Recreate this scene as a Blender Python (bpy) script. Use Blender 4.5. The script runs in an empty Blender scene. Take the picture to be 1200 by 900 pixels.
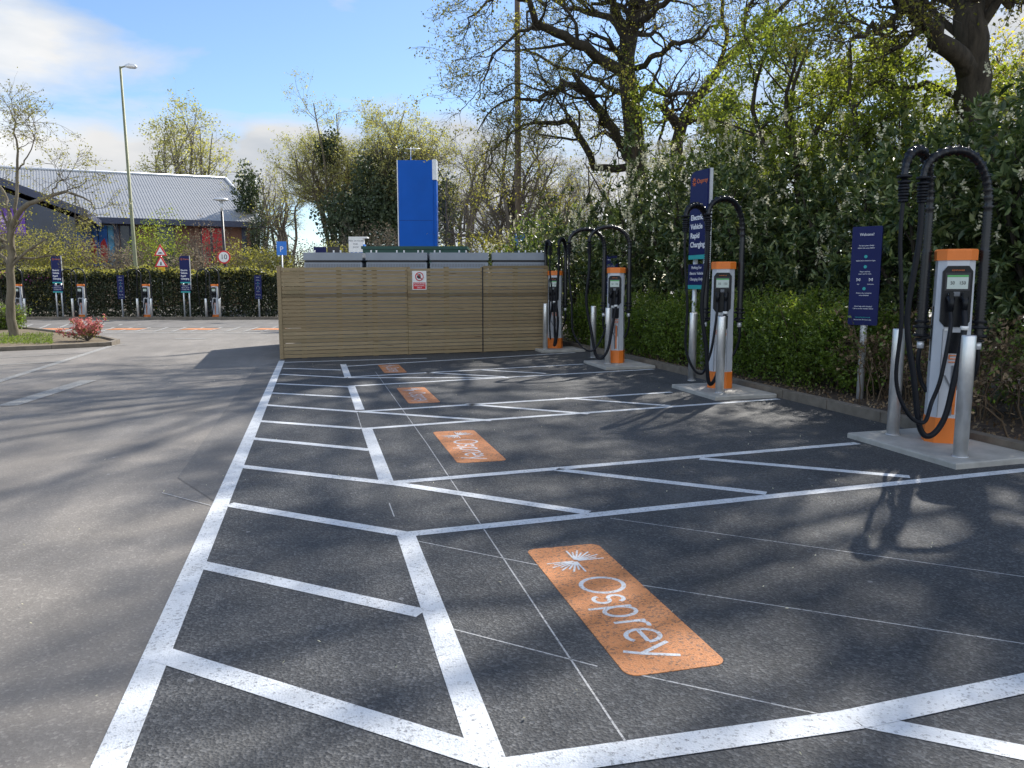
import bpy, math, random
import numpy as np
from mathutils import Vector, Matrix
random.seed(7)
RNG = np.random.default_rng(11)
SC = bpy.context.scene
COL = SC.collection
PI = math.pi

# ------------------------------------------------------------------ camera
H = 1.5
F = 901.0                                    # focal length in pixels of a 1200 px wide picture
PITCH = math.atan((450 - 334) / F)
YAW = math.atan((600 - 368) * math.cos(PITCH) / F)
cam_d = bpy.data.cameras.new('camera')
cam = bpy.data.objects.new('camera', cam_d)
COL.objects.link(cam)
cam.location = (0, 0, H)
cam.rotation_euler = (PI / 2 - PITCH, 0, -YAW)
cam_d.sensor_width = 36
cam_d.lens = F * 36 / 1200
cam_d.clip_end = 3000
cam_d.clip_start = 0.05
SC.camera = cam
SC.render.resolution_x, SC.render.resolution_y = 1024, 768

# ------------------------------------------------------------------ light
SUN_AZ, SUN_EL = math.radians(43), math.radians(41)      # azimuth clockwise from +Y
SKY_STRENGTH = 0.095
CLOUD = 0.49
SUN_POWER = 4.6
EXPOSURE = 0.86
SC.view_settings.view_transform = 'Standard'
SC.view_settings.look = 'None'
SC.view_settings.exposure = EXPOSURE
SC.view_settings.gamma = 1
SC.cycles.max_bounces = 6
SC.cycles.transparent_max_bounces = 8

sun_d = bpy.data.lights.new('sun', 'SUN')
sun_d.energy = SUN_POWER
sun_d.angle = math.radians(0.7)
sun_d.color = (1.0, 0.95, 0.87)
sun = bpy.data.objects.new('sun', sun_d)
COL.objects.link(sun)
sdir = Vector((math.sin(SUN_AZ) * math.cos(SUN_EL), math.cos(SUN_AZ) * math.cos(SUN_EL), math.sin(SUN_EL)))
sun.rotation_euler = (-sdir).to_track_quat('-Z', 'Y').to_euler()
sun.location = sdir * 60


def ray(px, py):
    X = (px - 600) / F
    Z = -(py - 450) / F
    cp, sp = math.cos(PITCH), math.sin(PITCH)
    y = cp + Z * sp
    z = -sp + Z * cp
    c, s = math.cos(YAW), math.sin(YAW)
    return Vector((c * X + s * y, -s * X + c * y, z)), y


def gz(x, y):                                # the car park falls gently away
    t = min(max((y - 20) / 16, 0), 1)
    return -0.22 * t * t * (3 - 2 * t)


def G(px, py, z=None):                       # a point of the ground
    d, _ = ray(px, py)
    zz = 0 if z is None else z
    for _i in range(12):
        t = (H - zz) / -d.z
        p = Vector((d.x * t, d.y * t, zz))
        if z is not None:
            break
        zz = gz(p.x, p.y)
    return p


def at(px, py, D):                           # a point D metres ahead
    d, y = ray(px, py)
    t = D / y
    return Vector((d.x * t, d.y * t, H + d.z * t))


# ------------------------------------------------------------------ node helpers
def nodes(m):
    m.use_nodes = True
    nt = m.node_tree
    nt.nodes.clear()
    return nt, nt.nodes, nt.links


def N(nt, kind, **kw):
    n = nt.nodes.new(kind)
    for k, v in kw.items():
        if k in n.inputs.keys() if isinstance(k, str) else False:
            n.inputs[k].default_value = v
        else:
            setattr(n, k, v)
    return n


def noise(nt, vec, scale, detail=4, rough=0.55, dist=0.0):
    n = nt.nodes.new('ShaderNodeTexNoise')
    n.inputs['Scale'].default_value = scale
    n.inputs['Detail'].default_value = detail
    n.inputs['Roughness'].default_value = rough
    n.inputs['Distortion'].default_value = dist
    if vec is not None:
        nt.links.new(vec, n.inputs['Vector'])
    return n.outputs['Fac']


def ramp(nt, fac, stops):
    r = nt.nodes.new('ShaderNodeValToRGB')
    el = r.color_ramp.elements
    while len(el) < len(stops):
        el.new(0.5)
    for e, (p, c) in zip(el, stops):
        e.position = p
        e.color = (c, c, c, 1) if isinstance(c, (int, float)) else (*c, 1)
    nt.links.new(fac, r.inputs['Fac'])
    return r.outputs['Color']


def mix(nt, fac, a, b, mode='MIX'):
    m = nt.nodes.new('ShaderNodeMix')
    m.data_type = 'RGBA'
    m.blend_type = mode
    for sock, v in ((m.inputs[0], fac), (m.inputs[6], a), (m.inputs[7], b)):
        if isinstance(v, (int, float)):
            sock.default_value = v if sock.type == 'VALUE' else (v, v, v, 1)
        elif isinstance(v, tuple):
            sock.default_value = (*v, 1)
        else:
            nt.links.new(v, sock)
    return m.outputs[2]


def math_n(nt, op, a, b=0.0, clamp=False):
    m = nt.nodes.new('ShaderNodeMath')
    m.operation = op
    m.use_clamp = clamp
    for i, v in enumerate((a, b)):
        if isinstance(v, (int, float)):
            m.inputs[i].default_value = v
        else:
            nt.links.new(v, m.inputs[i])
    return m.outputs[0]


def mapping(nt, vec, scale=(1, 1, 1), loc=(0, 0, 0), rot=(0, 0, 0)):
    m = nt.nodes.new('ShaderNodeMapping')
    m.inputs['Scale'].default_value = scale
    m.inputs['Location'].default_value = loc
    m.inputs['Rotation'].default_value = rot
    nt.links.new(vec, m.inputs['Vector'])
    return m.outputs[0]


# ------------------------------------------------------------------ sky
world = bpy.data.worlds.new('World')
SC.world = world
world.use_nodes = True
wt = world.node_tree
wt.nodes.clear()
wout = wt.nodes.new('ShaderNodeOutputWorld')
sky = wt.nodes.new('ShaderNodeTexSky')
sky.sky_type = 'NISHITA'
sky.sun_disc = False
sky.sun_elevation = SUN_EL
sky.sun_rotation = SUN_AZ
sky.air_density = 1.0
sky.dust_density = 0.25
sky.ozone_density = 4.5
bg1 = wt.nodes.new('ShaderNodeBackground')
bg1.inputs['Strength'].default_value = SKY_STRENGTH
wt.links.new(sky.outputs[0], bg1.inputs['Color'])
bg2 = wt.nodes.new('ShaderNodeBackground')
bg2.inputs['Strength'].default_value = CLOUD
tc = wt.nodes.new('ShaderNodeTexCoord')
dirv = tc.outputs['Generated']
# clouds lie on a high flat layer, so they flatten towards the horizon
cn = noise(wt, mapping(wt, dirv, (2.2, 2.2, 6.5), (0.4, 0.2, 0.1)), 1.6, 7, 0.56, 0.25)
acc = None
for (px, py, sx, amp) in ((30, 45, 6, .33), (120, 60, 5, .30), (190, 55, 3, .12), (40, 175, 5, .42), (120, 175, 5, .42), (200, 185, 6, .46),
                          (330, 175, 3.6, .5), (410, 200, 5, .46), (265, 205, 5, .40), (530, 205, 6, .48),
                          (640, 250, 10, .45), (395, 0, 2.2, .28), (455, 128, 3, .16), (760, 230, 12, .40),
                          (960, 150, 12, .34), (1150, 100, 12, .30)):
    d, _ = ray(px, py)
    d.normalize()
    vs = wt.nodes.new('ShaderNodeVectorMath')
    vs.operation = 'SUBTRACT'
    wt.links.new(dirv, vs.inputs[0])
    vs.inputs[1].default_value = d
    sc_ = wt.nodes.new('ShaderNodeVectorMath')
    sc_.operation = 'MULTIPLY'
    wt.links.new(vs.outputs[0], sc_.inputs[0])
    k = 1 / math.radians(sx)
    sc_.inputs[1].default_value = (k, k, k * 2.0)
    ln = wt.nodes.new('ShaderNodeVectorMath')
    ln.operation = 'LENGTH'
    wt.links.new(sc_.outputs[0], ln.inputs[0])
    e = math_n(wt, 'POWER', 2.71828, math_n(wt, 'MULTIPLY', math_n(wt, 'MULTIPLY', ln.outputs['Value'], ln.outputs['Value']), -0.7))
    e = math_n(wt, 'MULTIPLY', e, amp)
    acc = e if acc is None else math_n(wt, 'MAXIMUM', acc, e)
cm = math_n(wt, 'ADD', cn, acc)
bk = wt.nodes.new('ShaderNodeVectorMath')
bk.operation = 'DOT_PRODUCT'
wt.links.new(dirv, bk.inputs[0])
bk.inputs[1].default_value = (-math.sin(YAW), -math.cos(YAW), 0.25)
cm = math_n(wt, 'ADD', cm, ramp(wt, bk.outputs['Value'], [(0.1, 0.0), (0.6, 0.22)]))  # extra unseen cloud cover added behind the camera as fill light
cmask = ramp(wt, cm, [(0.62, 0.0), (0.72, 0.5), (0.84, 1.0)])
cshade = noise(wt, mapping(wt, dirv, (3, 3, 9), (1.4, 0, 0)), 1.5, 5, 0.5)
ccol = ramp(wt, cshade, [(0.35, (0.60, 0.66, 0.74)), (0.62, (0.95, 0.95, 0.95))])
# clouds away from the sun are front-lit and brighter, boosted further for fill
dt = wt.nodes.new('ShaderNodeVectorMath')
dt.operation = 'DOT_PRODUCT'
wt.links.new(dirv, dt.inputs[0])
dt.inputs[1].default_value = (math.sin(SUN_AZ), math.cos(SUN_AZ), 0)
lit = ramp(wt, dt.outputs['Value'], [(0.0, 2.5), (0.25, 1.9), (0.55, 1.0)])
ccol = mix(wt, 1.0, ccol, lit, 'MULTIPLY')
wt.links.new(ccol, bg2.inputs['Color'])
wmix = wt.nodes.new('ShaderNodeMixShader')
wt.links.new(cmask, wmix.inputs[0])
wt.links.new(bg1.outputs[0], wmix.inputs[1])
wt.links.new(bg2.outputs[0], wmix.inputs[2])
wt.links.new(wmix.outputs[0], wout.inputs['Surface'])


# ------------------------------------------------------------------ materials
def principled(nt, color, rough=0.6, metal=0.0, spec=0.5, bump=None, bump_d=0.01, bump_s=0.5, coat=0.0):
    b = nt.nodes.new('ShaderNodeBsdfPrincipled')
    o = nt.nodes.new('ShaderNodeOutputMaterial')
    if isinstance(color, tuple):
        b.inputs['Base Color'].default_value = (*color, 1)
    else:
        nt.links.new(color, b.inputs['Base Color'])
    if isinstance(rough, (int, float)):
        b.inputs['Roughness'].default_value = rough
    else:
        nt.links.new(rough, b.inputs['Roughness'])
    b.inputs['Metallic'].default_value = metal
    b.inputs['Specular IOR Level'].default_value = spec
    b.inputs['Coat Weight'].default_value = coat
    if bump is not None:
        bn = nt.nodes.new('ShaderNodeBump')
        bn.inputs['Distance'].default_value = bump_d
        bn.inputs['Strength'].default_value = bump_s
        nt.links.new(bump, bn.inputs['Height'])
        nt.links.new(bn.outputs[0], b.inputs['Normal'])
    nt.links.new(b.outputs[0], o.inputs['Surface'])
    return b


def objvec(nt):
    return nt.nodes.new('ShaderNodeTexCoord').outputs['Object']


def plain(name, color, rough=0.5, metal=0.0, spec=0.5, var=0.12, scale=6, coat=0.0, bump=0.0):
    m = bpy.data.materials.new(name)
    nt, _, _ = nodes(m)
    v = objvec(nt)
    n = noise(nt, v, scale, 5, 0.6)
    dark = tuple(c * (1 - var) for c in color)
    lite = tuple(min(1, c * (1 + var)) for c in color)
    c = ramp(nt, n, [(0.3, dark), (0.7, lite)])
    rg = math_n(nt, 'ADD', math_n(nt, 'MULTIPLY', noise(nt, v, scale * 3, 4), 0.18), rough - 0.09, True)
    principled(nt, c, rg, metal, spec, noise(nt, v, 60, 3) if bump else None, 0.004, bump, coat)
    return m


def asphalt(name, dark, lite, grain=1.0, patch=None):
    m = bpy.data.materials.new(name)
    nt, _, _ = nodes(m)
    v = objvec(nt)
    vor = nt.nodes.new('ShaderNodeTexVoronoi')
    vor.inputs['Scale'].default_value = 88 if grain > 1 else 95
    nt.links.new(v, vor.inputs['Vector'])
    stone = vor.outputs['Color']
    sep = nt.nodes.new('ShaderNodeSeparateColor')
    nt.links.new(stone, sep.inputs[0])
    c = ramp(nt, sep.outputs[0], [(0.0, tuple(x * (1 - .45 * grain ** 2) for x in dark)), (0.6, dark), (0.9, lite), (1.0, tuple(min(1, x * 1.45) for x in lite))])
    c2 = mix(nt, 0.5, c, ramp(nt, noise(nt, v, 240, 2, 0.7), [(0.3, tuple(x * 0.7 for x in dark)), (0.7, lite)]))
    big = ramp(nt, noise(nt, v, 0.45, 5, 0.6, 0.3), [(0.3, 0.78), (0.7, 1.2)])
    c3 = mix(nt, 1.0, c2, big, 'MULTIPLY')
    mid = ramp(nt, noise(nt, mapping(nt, v, (1, .35, 1)), 3.2, 6, 0.65), [(0.3, 0.86), (0.72, 1.12)])
    c3 = mix(nt, 1.0, c3, mid, 'MULTIPLY')
    # tyre-polished tracks and old oil drips
    if grain > 1:
        drip = ramp(nt, noise(nt, v, 1.7, 6, 0.75, 0.6), [(0.63, 0.0), (0.72, 0.5)])
        c3 = mix(nt, drip, c3, tuple(x * 0.55 for x in dark))
        dust = ramp(nt, noise(nt, mapping(nt, v, (.8, .25, 1), (4, 1, 0)), 1.1, 6, 0.7), [(0.52, 0.0), (0.75, 0.45)])
        c3 = mix(nt, dust, c3, (0.15, 0.145, 0.135))
    else:
        tr = ramp(nt, noise(nt, mapping(nt, v, (1.3, .16, 1), (1, 1, 0), (0, 0, .12)), 1.0, 5, 0.6), [(0.42, 0.0), (0.66, 0.5)])
        c3 = mix(nt, tr, c3, tuple(x * 0.72 for x in dark))
    # sparse pale grit and old spots
    sp = nt.nodes.new('ShaderNodeTexVoronoi')
    sp.inputs['Scale'].default_value = 3.1
    nt.links.new(v, sp.inputs['Vector'])
    spot = ramp(nt, sp.outputs['Distance'], [(0.0, 1.0), (0.035, 1.0), (0.045, 0.0)])
    c3 = mix(nt, math_n(nt, 'MULTIPLY', spot, 0.35), c3, tuple(min(.6, x * 3.2) for x in lite))
    # hairline cracks here and there
    cr = nt.nodes.new('ShaderNodeTexVoronoi')
    cr.feature = 'DISTANCE_TO_EDGE'
    cr.inputs['Scale'].default_value = 0.32
    nt.links.new(mapping(nt, v, (1, 1, 1), (3.3, 1.7, 0)), cr.inputs['Vector'])
    crk = ramp(nt, cr.outputs['Distance'], [(0.0, 1.0), (0.004, 0.0)])
    gate = ramp(nt, noise(nt, v, 0.5, 3), [(0.5, 0.0), (0.56, 1.0)])
    c3 = mix(nt, math_n(nt, 'MULTIPLY', math_n(nt, 'MULTIPLY', crk, gate), 0.12 if patch else 0.1), c3, (0.01, 0.01, 0.01))
    h = math_n(nt, 'ADD', vor.outputs['Distance'], math_n(nt, 'MULTIPLY', noise(nt, v, 160, 3), 0.8))
    principled(nt, c3, ramp(nt, noise(nt, v, 90, 2), [(0.3, 0.62), (0.7, 0.88)]), 0, 0.35, h, 0.005 * grain, 0.35 + 0.35 * (grain > 1))
    return m


def paint_mat(name, color, wear=0.45, under=(0.03, 0.032, 0.037)):
    m = bpy.data.materials.new(name)
    nt, _, _ = nodes(m)
    v = objvec(nt)
    vor = nt.nodes.new('ShaderNodeTexVoronoi')
    vor.inputs['Scale'].default_value = 95
    nt.links.new(v, vor.inputs['Vector'])
    sep = nt.nodes.new('ShaderNodeSeparateColor')
    nt.links.new(vor.outputs['Color'], sep.inputs[0])
    big = noise(nt, v, 2.3, 5, 0.6)
    k = math_n(nt, 'ADD', math_n(nt, 'ADD', math_n(nt, 'MULTIPLY', sep.outputs[0], 0.50), math_n(nt, 'MULTIPLY', noise(nt, v, 210, 3, .7), 0.55)), math_n(nt, 'MULTIPLY', big, 0.2))
    hole = ramp(nt, k, [(0.80 - wear * 0.35, 0.0), (0.98 - wear * 0.35, 0.75)])
    tint = ramp(nt, noise(nt, v, 7, 5), [(0.3, tuple(c * 0.8 for c in color)), (0.7, color)])
    c = mix(nt, hole, tint, under)
    principled(nt, c, 0.6, 0, 0.4, math_n(nt, 'ADD', vor.outputs['Distance'], noise(nt, v, 160, 3)), 0.004, 0.6)
    return m


def leaf_mat(name, c1, c2, trans=0.45, rough=0.5, spec=0.4, c3=None, gloss=True, clump_c=(0.7, 1.3), clump_s=0.9):
    m = bpy.data.materials.new(name)
    nt, _, _ = nodes(m)
    g = nt.nodes.new('ShaderNodeNewGeometry')
    stops = [(0.0, c1), (0.75, c2), (1.0, c3 or tuple(min(1, x * 1.25) for x in c2))]
    c = ramp(nt, g.outputs['Random Per Island'], stops)
    clump = ramp(nt, noise(nt, objvec(nt), clump_s, 3), [(0.3, clump_c[0]), (0.7, clump_c[1])])
    c = mix(nt, 1.0, c, clump, 'MULTIPLY')
    b = principled(nt, c, rough, 0, spec)
    t = nt.nodes.new('ShaderNodeBsdfTranslucent')
    tcol = mix(nt, 1.0, c, (1.6, 1.55, 0.6), 'MULTIPLY') if gloss else c
    nt.links.new(tcol, t.inputs['Color'])
    ms = nt.nodes.new('ShaderNodeMixShader')
    ms.inputs[0].default_value = trans
    out = [n for n in nt.nodes if n.type == 'OUTPUT_MATERIAL'][0]
    nt.links.new(b.outputs[0], ms.inputs[1])
    nt.links.new(t.outputs[0], ms.inputs[2])
    nt.links.new(ms.outputs[0], out.inputs['Surface'])
    return m


def bark_mat(name, c1, c2, scale=9):
    m = bpy.data.materials.new(name)
    nt, _, _ = nodes(m)
    v = mapping(nt, objvec(nt), (1, 1, 0.25))
    n = noise(nt, v, scale, 7, 0.7, 0.4)
    principled(nt, ramp(nt, n, [(0.3, c1), (0.7, c2)]), 0.9, 0, 0.2, n, 0.03, 0.9)
    return m


def timber(name):
    m = bpy.data.materials.new(name)
    nt, _, _ = nodes(m)
    v = objvec(nt)
    g = nt.nodes.new('ShaderNodeNewGeometry')
    per = ramp(nt, g.outputs['Random Per Island'], [(0.0, (0.17, 0.125, 0.072)), (0.07, (0.24, 0.185, 0.105)), (0.14, (0.285, 0.212, 0.122)), (0.7, (0.325, 0.245, 0.142)), (1, (0.365, 0.28, 0.168))])
    grain = noise(nt, mapping(nt, v, (1.5, 1.5, 40)), 3, 6, 0.6, 0.4)
    c = mix(nt, 1.0, per, ramp(nt, grain, [(0.3, 0.75), (0.7, 1.2)]), 'MULTIPLY')
    c = mix(nt, ramp(nt, noise(nt, mapping(nt, v, (1, 1, 4)), 1.6, 3), [(0.5, 0.0), (0.8, 0.5)]), c, (0.20, 0.185, 0.105))
    kn = nt.nodes.new('ShaderNodeTexVoronoi')
    kn.inputs['Scale'].default_value = 1.0
    nt.links.new(mapping(nt, v, (1.1, 1.1, 13)), kn.inputs['Vector'])
    c = mix(nt, ramp(nt, kn.outputs['Distance'], [(0.0, 0.85), (0.07, 0.7), (0.13, 0.0)]), c, (0.07, 0.04, 0.02))
    principled(nt, c, 0.8, 0, 0.3, grain, 0.004, 0.6)
    return m


M = {}
M['old'] = asphalt('old_tarmac', (0.19, 0.173, 0.155), (0.26, 0.24, 0.215), 0.55, True)
M['new'] = asphalt('new_tarmac', (0.05, 0.052, 0.056), (0.125, 0.127, 0.13), 1.25)
M['patch'] = asphalt('patch_tarmac', (0.145, 0.136, 0.126), (0.20, 0.188, 0.175), 0.6)
M['white'] = paint_mat('white_paint', (0.71, 0.73, 0.75), 0.09)
M['fadewhite'] = paint_mat('faded_paint', (0.42, 0.41, 0.38), 0.8, (0.12, 0.115, 0.11))
M['chalk'] = paint_mat('chalk', (0.5, 0.5, 0.5), 0.35, (0.1, 0.1, 0.1))
M['orangepaint'] = paint_mat('orange_paint', (0.66, 0.25, 0.08), 0.30, (0.07, 0.05, 0.04))
M['letterpaint'] = paint_mat('letter_paint', (0.72, 0.74, 0.76), 0.2, (0.35, 0.17, 0.08))
M['concrete'] = plain('pad_concrete', (0.40, 0.385, 0.35), 0.85, var=0.22, scale=4, bump=0.5)
M['kerb'] = plain('kerb_concrete', (0.17, 0.145, 0.115), 0.9, var=0.3, scale=5, bump=0.6)
M['soil'] = plain('soil', (0.075, 0.052, 0.036), 0.95, var=0.5, scale=9, bump=1.0)
M['verge'] = plain('verge', (0.13, 0.10, 0.06), 0.95, var=0.5, scale=7, bump=1.0)
M['steel'] = plain('brushed_steel', (0.80, 0.79, 0.77), 0.36, 0.75, var=0.08, scale=10)
M['galv'] = plain('galvanised', (0.74, 0.75, 0.76), 0.45, 0.45, var=0.15, scale=12)
M['casing'] = plain('charger_grey', (0.56, 0.58, 0.62), 0.42, 0.1, var=0.05, scale=4)
M['darkgrey'] = plain('dark_grey', (0.17, 0.18, 0.20), 0.5, var=0.1)
M['orange'] = plain('orange_plastic', (0.80, 0.20, 0.025), 0.42, var=0.07, scale=4)
M['black'] = plain('black_plastic', (0.009, 0.010, 0.013), 0.3, spec=.25, var=0.3, scale=20)
M['rubber'] = plain('black_rubber', (0.009, 0.010, 0.014), 0.45, spec=.25, var=0.3, scale=20)
M['hose'] = plain('corrugated_hose', (0.010, 0.011, 0.015), 0.30, spec=.5, var=0.3, scale=20)
M['navy'] = plain('navy_panel', (0.006, 0.011, 0.085), 0.4, spec=.22, var=0.12, scale=1.5)
M['teal'] = plain('teal_strip', (0.02, 0.36, 0.36), 0.45, var=0.05)
M['wtext'] = plain('white_lettering', (0.82, 0.83, 0.85), 0.5, var=0.02)
M['otext'] = plain('orange_lettering', (0.75, 0.18, 0.03), 0.5, var=0.02)
M['screen'] = plain('display_glass', (0.50, 0.58, 0.54), 0.15, var=0.06)
M['green'] = plain('display_green', (0.10, 0.42, 0.12), 0.3, var=0.05)
M['timber'] = timber('treated_timber')
M['cabinet'] = plain('cabinet_grey', (0.27, 0.30, 0.345), 0.5, 0.2, var=0.08, scale=2)
M['greencab'] = plain('dark_green_steel', (0.006, 0.06, 0.045), 0.5, var=0.15, scale=2)
M['blue'] = plain('blue_panel', (0.002, 0.105, 0.52), 0.5, spec=.2, var=0.08, scale=0.8)
M['bluesign'] = plain('blue_sign', (0.02, 0.18, 0.62), 0.45, var=0.08)
M['silver'] = plain('silver_trim', (0.66, 0.67, 0.69), 0.4, 0.4, var=0.08)
M['red'] = plain('sign_red', (0.62, 0.025, 0.03), 0.5, var=0.06)
M['yellow'] = plain('sign_yellow', (0.8, 0.45, 0.01), 0.5, var=0.06)
M['signwhite'] = plain('sign_white', (0.82, 0.82, 0.80), 0.5, var=0.03)
M['lampgreen'] = plain('lamp_paint', (0.20, 0.21, 0.12), 0.6, 0.1, var=0.25, scale=3)
M['blackpaint'] = plain('black_paint', (0.02, 0.02, 0.025), 0.45, var=0.2)
M['pole'] = bark_mat('pole_timber', (0.10, 0.075, 0.055), (0.20, 0.16, 0.12), 5)
M['eave'] = plain('eave_metal', (0.055, 0.065, 0.11), 0.5, 0.2, var=0.1)
M['darkglass'] = plain('dark_glass', (0.02, 0.03, 0.06), 0.15, var=0.3, scale=1)
M['purple'] = plain('poster_purple', (0.16, 0.05, 0.42), 0.5, var=0.3, scale=1.5)
M['lilac'] = plain('poster_lilac', (0.60, 0.42, 0.72), 0.5, var=0.25, scale=2)
M['posterblue'] = plain('poster_blue', (0.02, 0.16, 0.55), 0.5, var=0.4, scale=1.2)
M['postersky'] = plain('poster_sky', (0.12, 0.40, 0.62), 0.5, var=0.4, scale=1.6)
M['skin'] = plain('poster_pale', (0.55, 0.46, 0.42), 0.5, var=0.3, scale=3)
M['bark'] = bark_mat('oak_bark', (0.03, 0.026, 0.021), (0.095, 0.08, 0.062))
M['bark2'] = bark_mat('pale_bark', (0.10, 0.085, 0.06), (0.22, 0.19, 0.14), 6)
M['twig'] = bark_mat('grey_twig', (0.10, 0.085, 0.07), (0.20, 0.175, 0.145), 6)
M['drytwig'] = bark_mat('dry_twig', (0.07, 0.048, 0.03), (0.18, 0.13, 0.085), 6)
M['oakleaf'] = leaf_mat('oak_leaf', (0.13, 0.135, 0.04), (0.24, 0.24, 0.07), 0.55, c3=(0.26, 0.2, 0.09))
M['freshleaf'] = leaf_mat('fresh_leaf', (0.11, 0.15, 0.034), (0.22, 0.265, 0.065), 0.55)
M['yellowleaf'] = leaf_mat('yellow_leaf', (0.26, 0.25, 0.04), (0.42, 0.38, 0.06), 0.5)
M['laurel'] = leaf_mat('laurel_leaf', (0.03, 0.058, 0.026), (0.135, 0.178, 0.07), 0.3, 0.40, 0.5, clump_c=(0.55, 1.55), clump_s=1.3, c3=(0.30, 0.33, 0.16))
M['privet'] = leaf_mat('privet_leaf', (0.075, 0.12, 0.022), (0.17, 0.25, 0.04), 0.35, 0.4, 0.5)
M['ivy'] = leaf_mat('ivy_leaf', (0.03, 0.05, 0.03), (0.075, 0.10, 0.05), 0.2, 0.5, 0.4)
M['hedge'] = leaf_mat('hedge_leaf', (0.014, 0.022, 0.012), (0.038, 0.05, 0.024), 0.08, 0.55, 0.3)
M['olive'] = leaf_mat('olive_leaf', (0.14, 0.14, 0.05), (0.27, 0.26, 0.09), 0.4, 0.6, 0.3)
M['brownleaf'] = leaf_mat('brown_leaf', (0.16, 0.125, 0.085), (0.28, 0.225, 0.15), 0.3, 0.7, 0.2, gloss=False)
M['redleaf'] = leaf_mat('red_leaf', (0.40, 0.07, 0.08), (0.58, 0.22, 0.20), 0.4, 0.5, 0.3, gloss=False)
M['pinkflower'] = leaf_mat('pink_flower', (0.45, 0.06, 0.35), (0.62, 0.14, 0.5), 0.4, 0.6, 0.2, gloss=False)
M['cream'] = leaf_mat('cream_blossom', (0.52, 0.49, 0.31), (0.78, 0.74, 0.54), 0.35, 0.7, 0.2, gloss=False)
M['willow'] = leaf_mat('willow_leaf', (0.22, 0.22, 0.11), (0.33, 0.33, 0.17), 0.5, 0.6, 0.2)
M['litter'] = leaf_mat('litter', (0.13, 0.08, 0.045), (0.30, 0.22, 0.13), 0.1, 0.8, 0.2, gloss=False)
M['grass'] = leaf_mat('grass_blade', (0.06, 0.11, 0.02), (0.15, 0.2, 0.05), 0.4, 0.6, 0.3)


def brick_mat():
    m = bpy.data.materials.new('brick')
    nt, _, _ = nodes(m)
    b = nt.nodes.new('ShaderNodeTexBrick')
    b.inputs['Scale'].default_value = 4.4
    b.inputs['Color1'].default_value = (0.27, 0.12, 0.075, 1)
    b.inputs['Color2'].default_value = (0.20, 0.085, 0.055, 1)
    b.inputs['Mortar'].default_value = (0.3, 0.26, 0.22, 1)
    b.inputs['Mortar Size'].default_value = 0.014
    nt.links.new(mapping(nt, objvec(nt), (1, 1, 1), (0, 0, 0), (PI / 2, 0, 0)), b.inputs['Vector'])
    principled(nt, b.outputs['Color'], 0.85)
    return m


def roof_mat():
    m = bpy.data.materials.new('roof_sheet')
    nt, _, _ = nodes(m)
    v = objvec(nt)
    n = noise(nt, mapping(nt, v, (0.3, 3, 3)), 1.2, 5, 0.6)
    principled(nt, ramp(nt, n, [(0.3, (0.36, 0.365, 0.365)), (0.7, (0.42, 0.425, 0.425))]), 0.5, 0.35, 0.5)
    return m


M['brick'] = brick_mat()
M['roof'] = roof_mat()


# ------------------------------------------------------------------ mesh helpers
def mesh_np(name, V, Fq, mat, parent=None, smooth=False):
    V = np.asarray(V, dtype=np.float32)
    Fq = np.asarray(Fq, dtype=np.int32)
    me = bpy.data.meshes.new(name)
    me.vertices.add(len(V))
    me.vertices.foreach_set('co', V.ravel())
    k = Fq.shape[1]
    me.loops.add(Fq.size)
    me.loops.foreach_set('vertex_index', Fq.ravel())
    me.polygons.add(len(Fq))
    me.polygons.foreach_set('loop_start', np.arange(0, Fq.size, k, dtype=np.int32))
    me.polygons.foreach_set('loop_total', np.full(len(Fq), k, dtype=np.int32))
    if smooth:
        me.polygons.foreach_set('use_smooth', np.ones(len(Fq), dtype=bool))
    me.update(calc_edges=True)
    me.materials.append(mat)
    o = bpy.data.objects.new(name, me)
    COL.objects.link(o)
    if parent is not None:
        o.parent = parent
    return o


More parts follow.
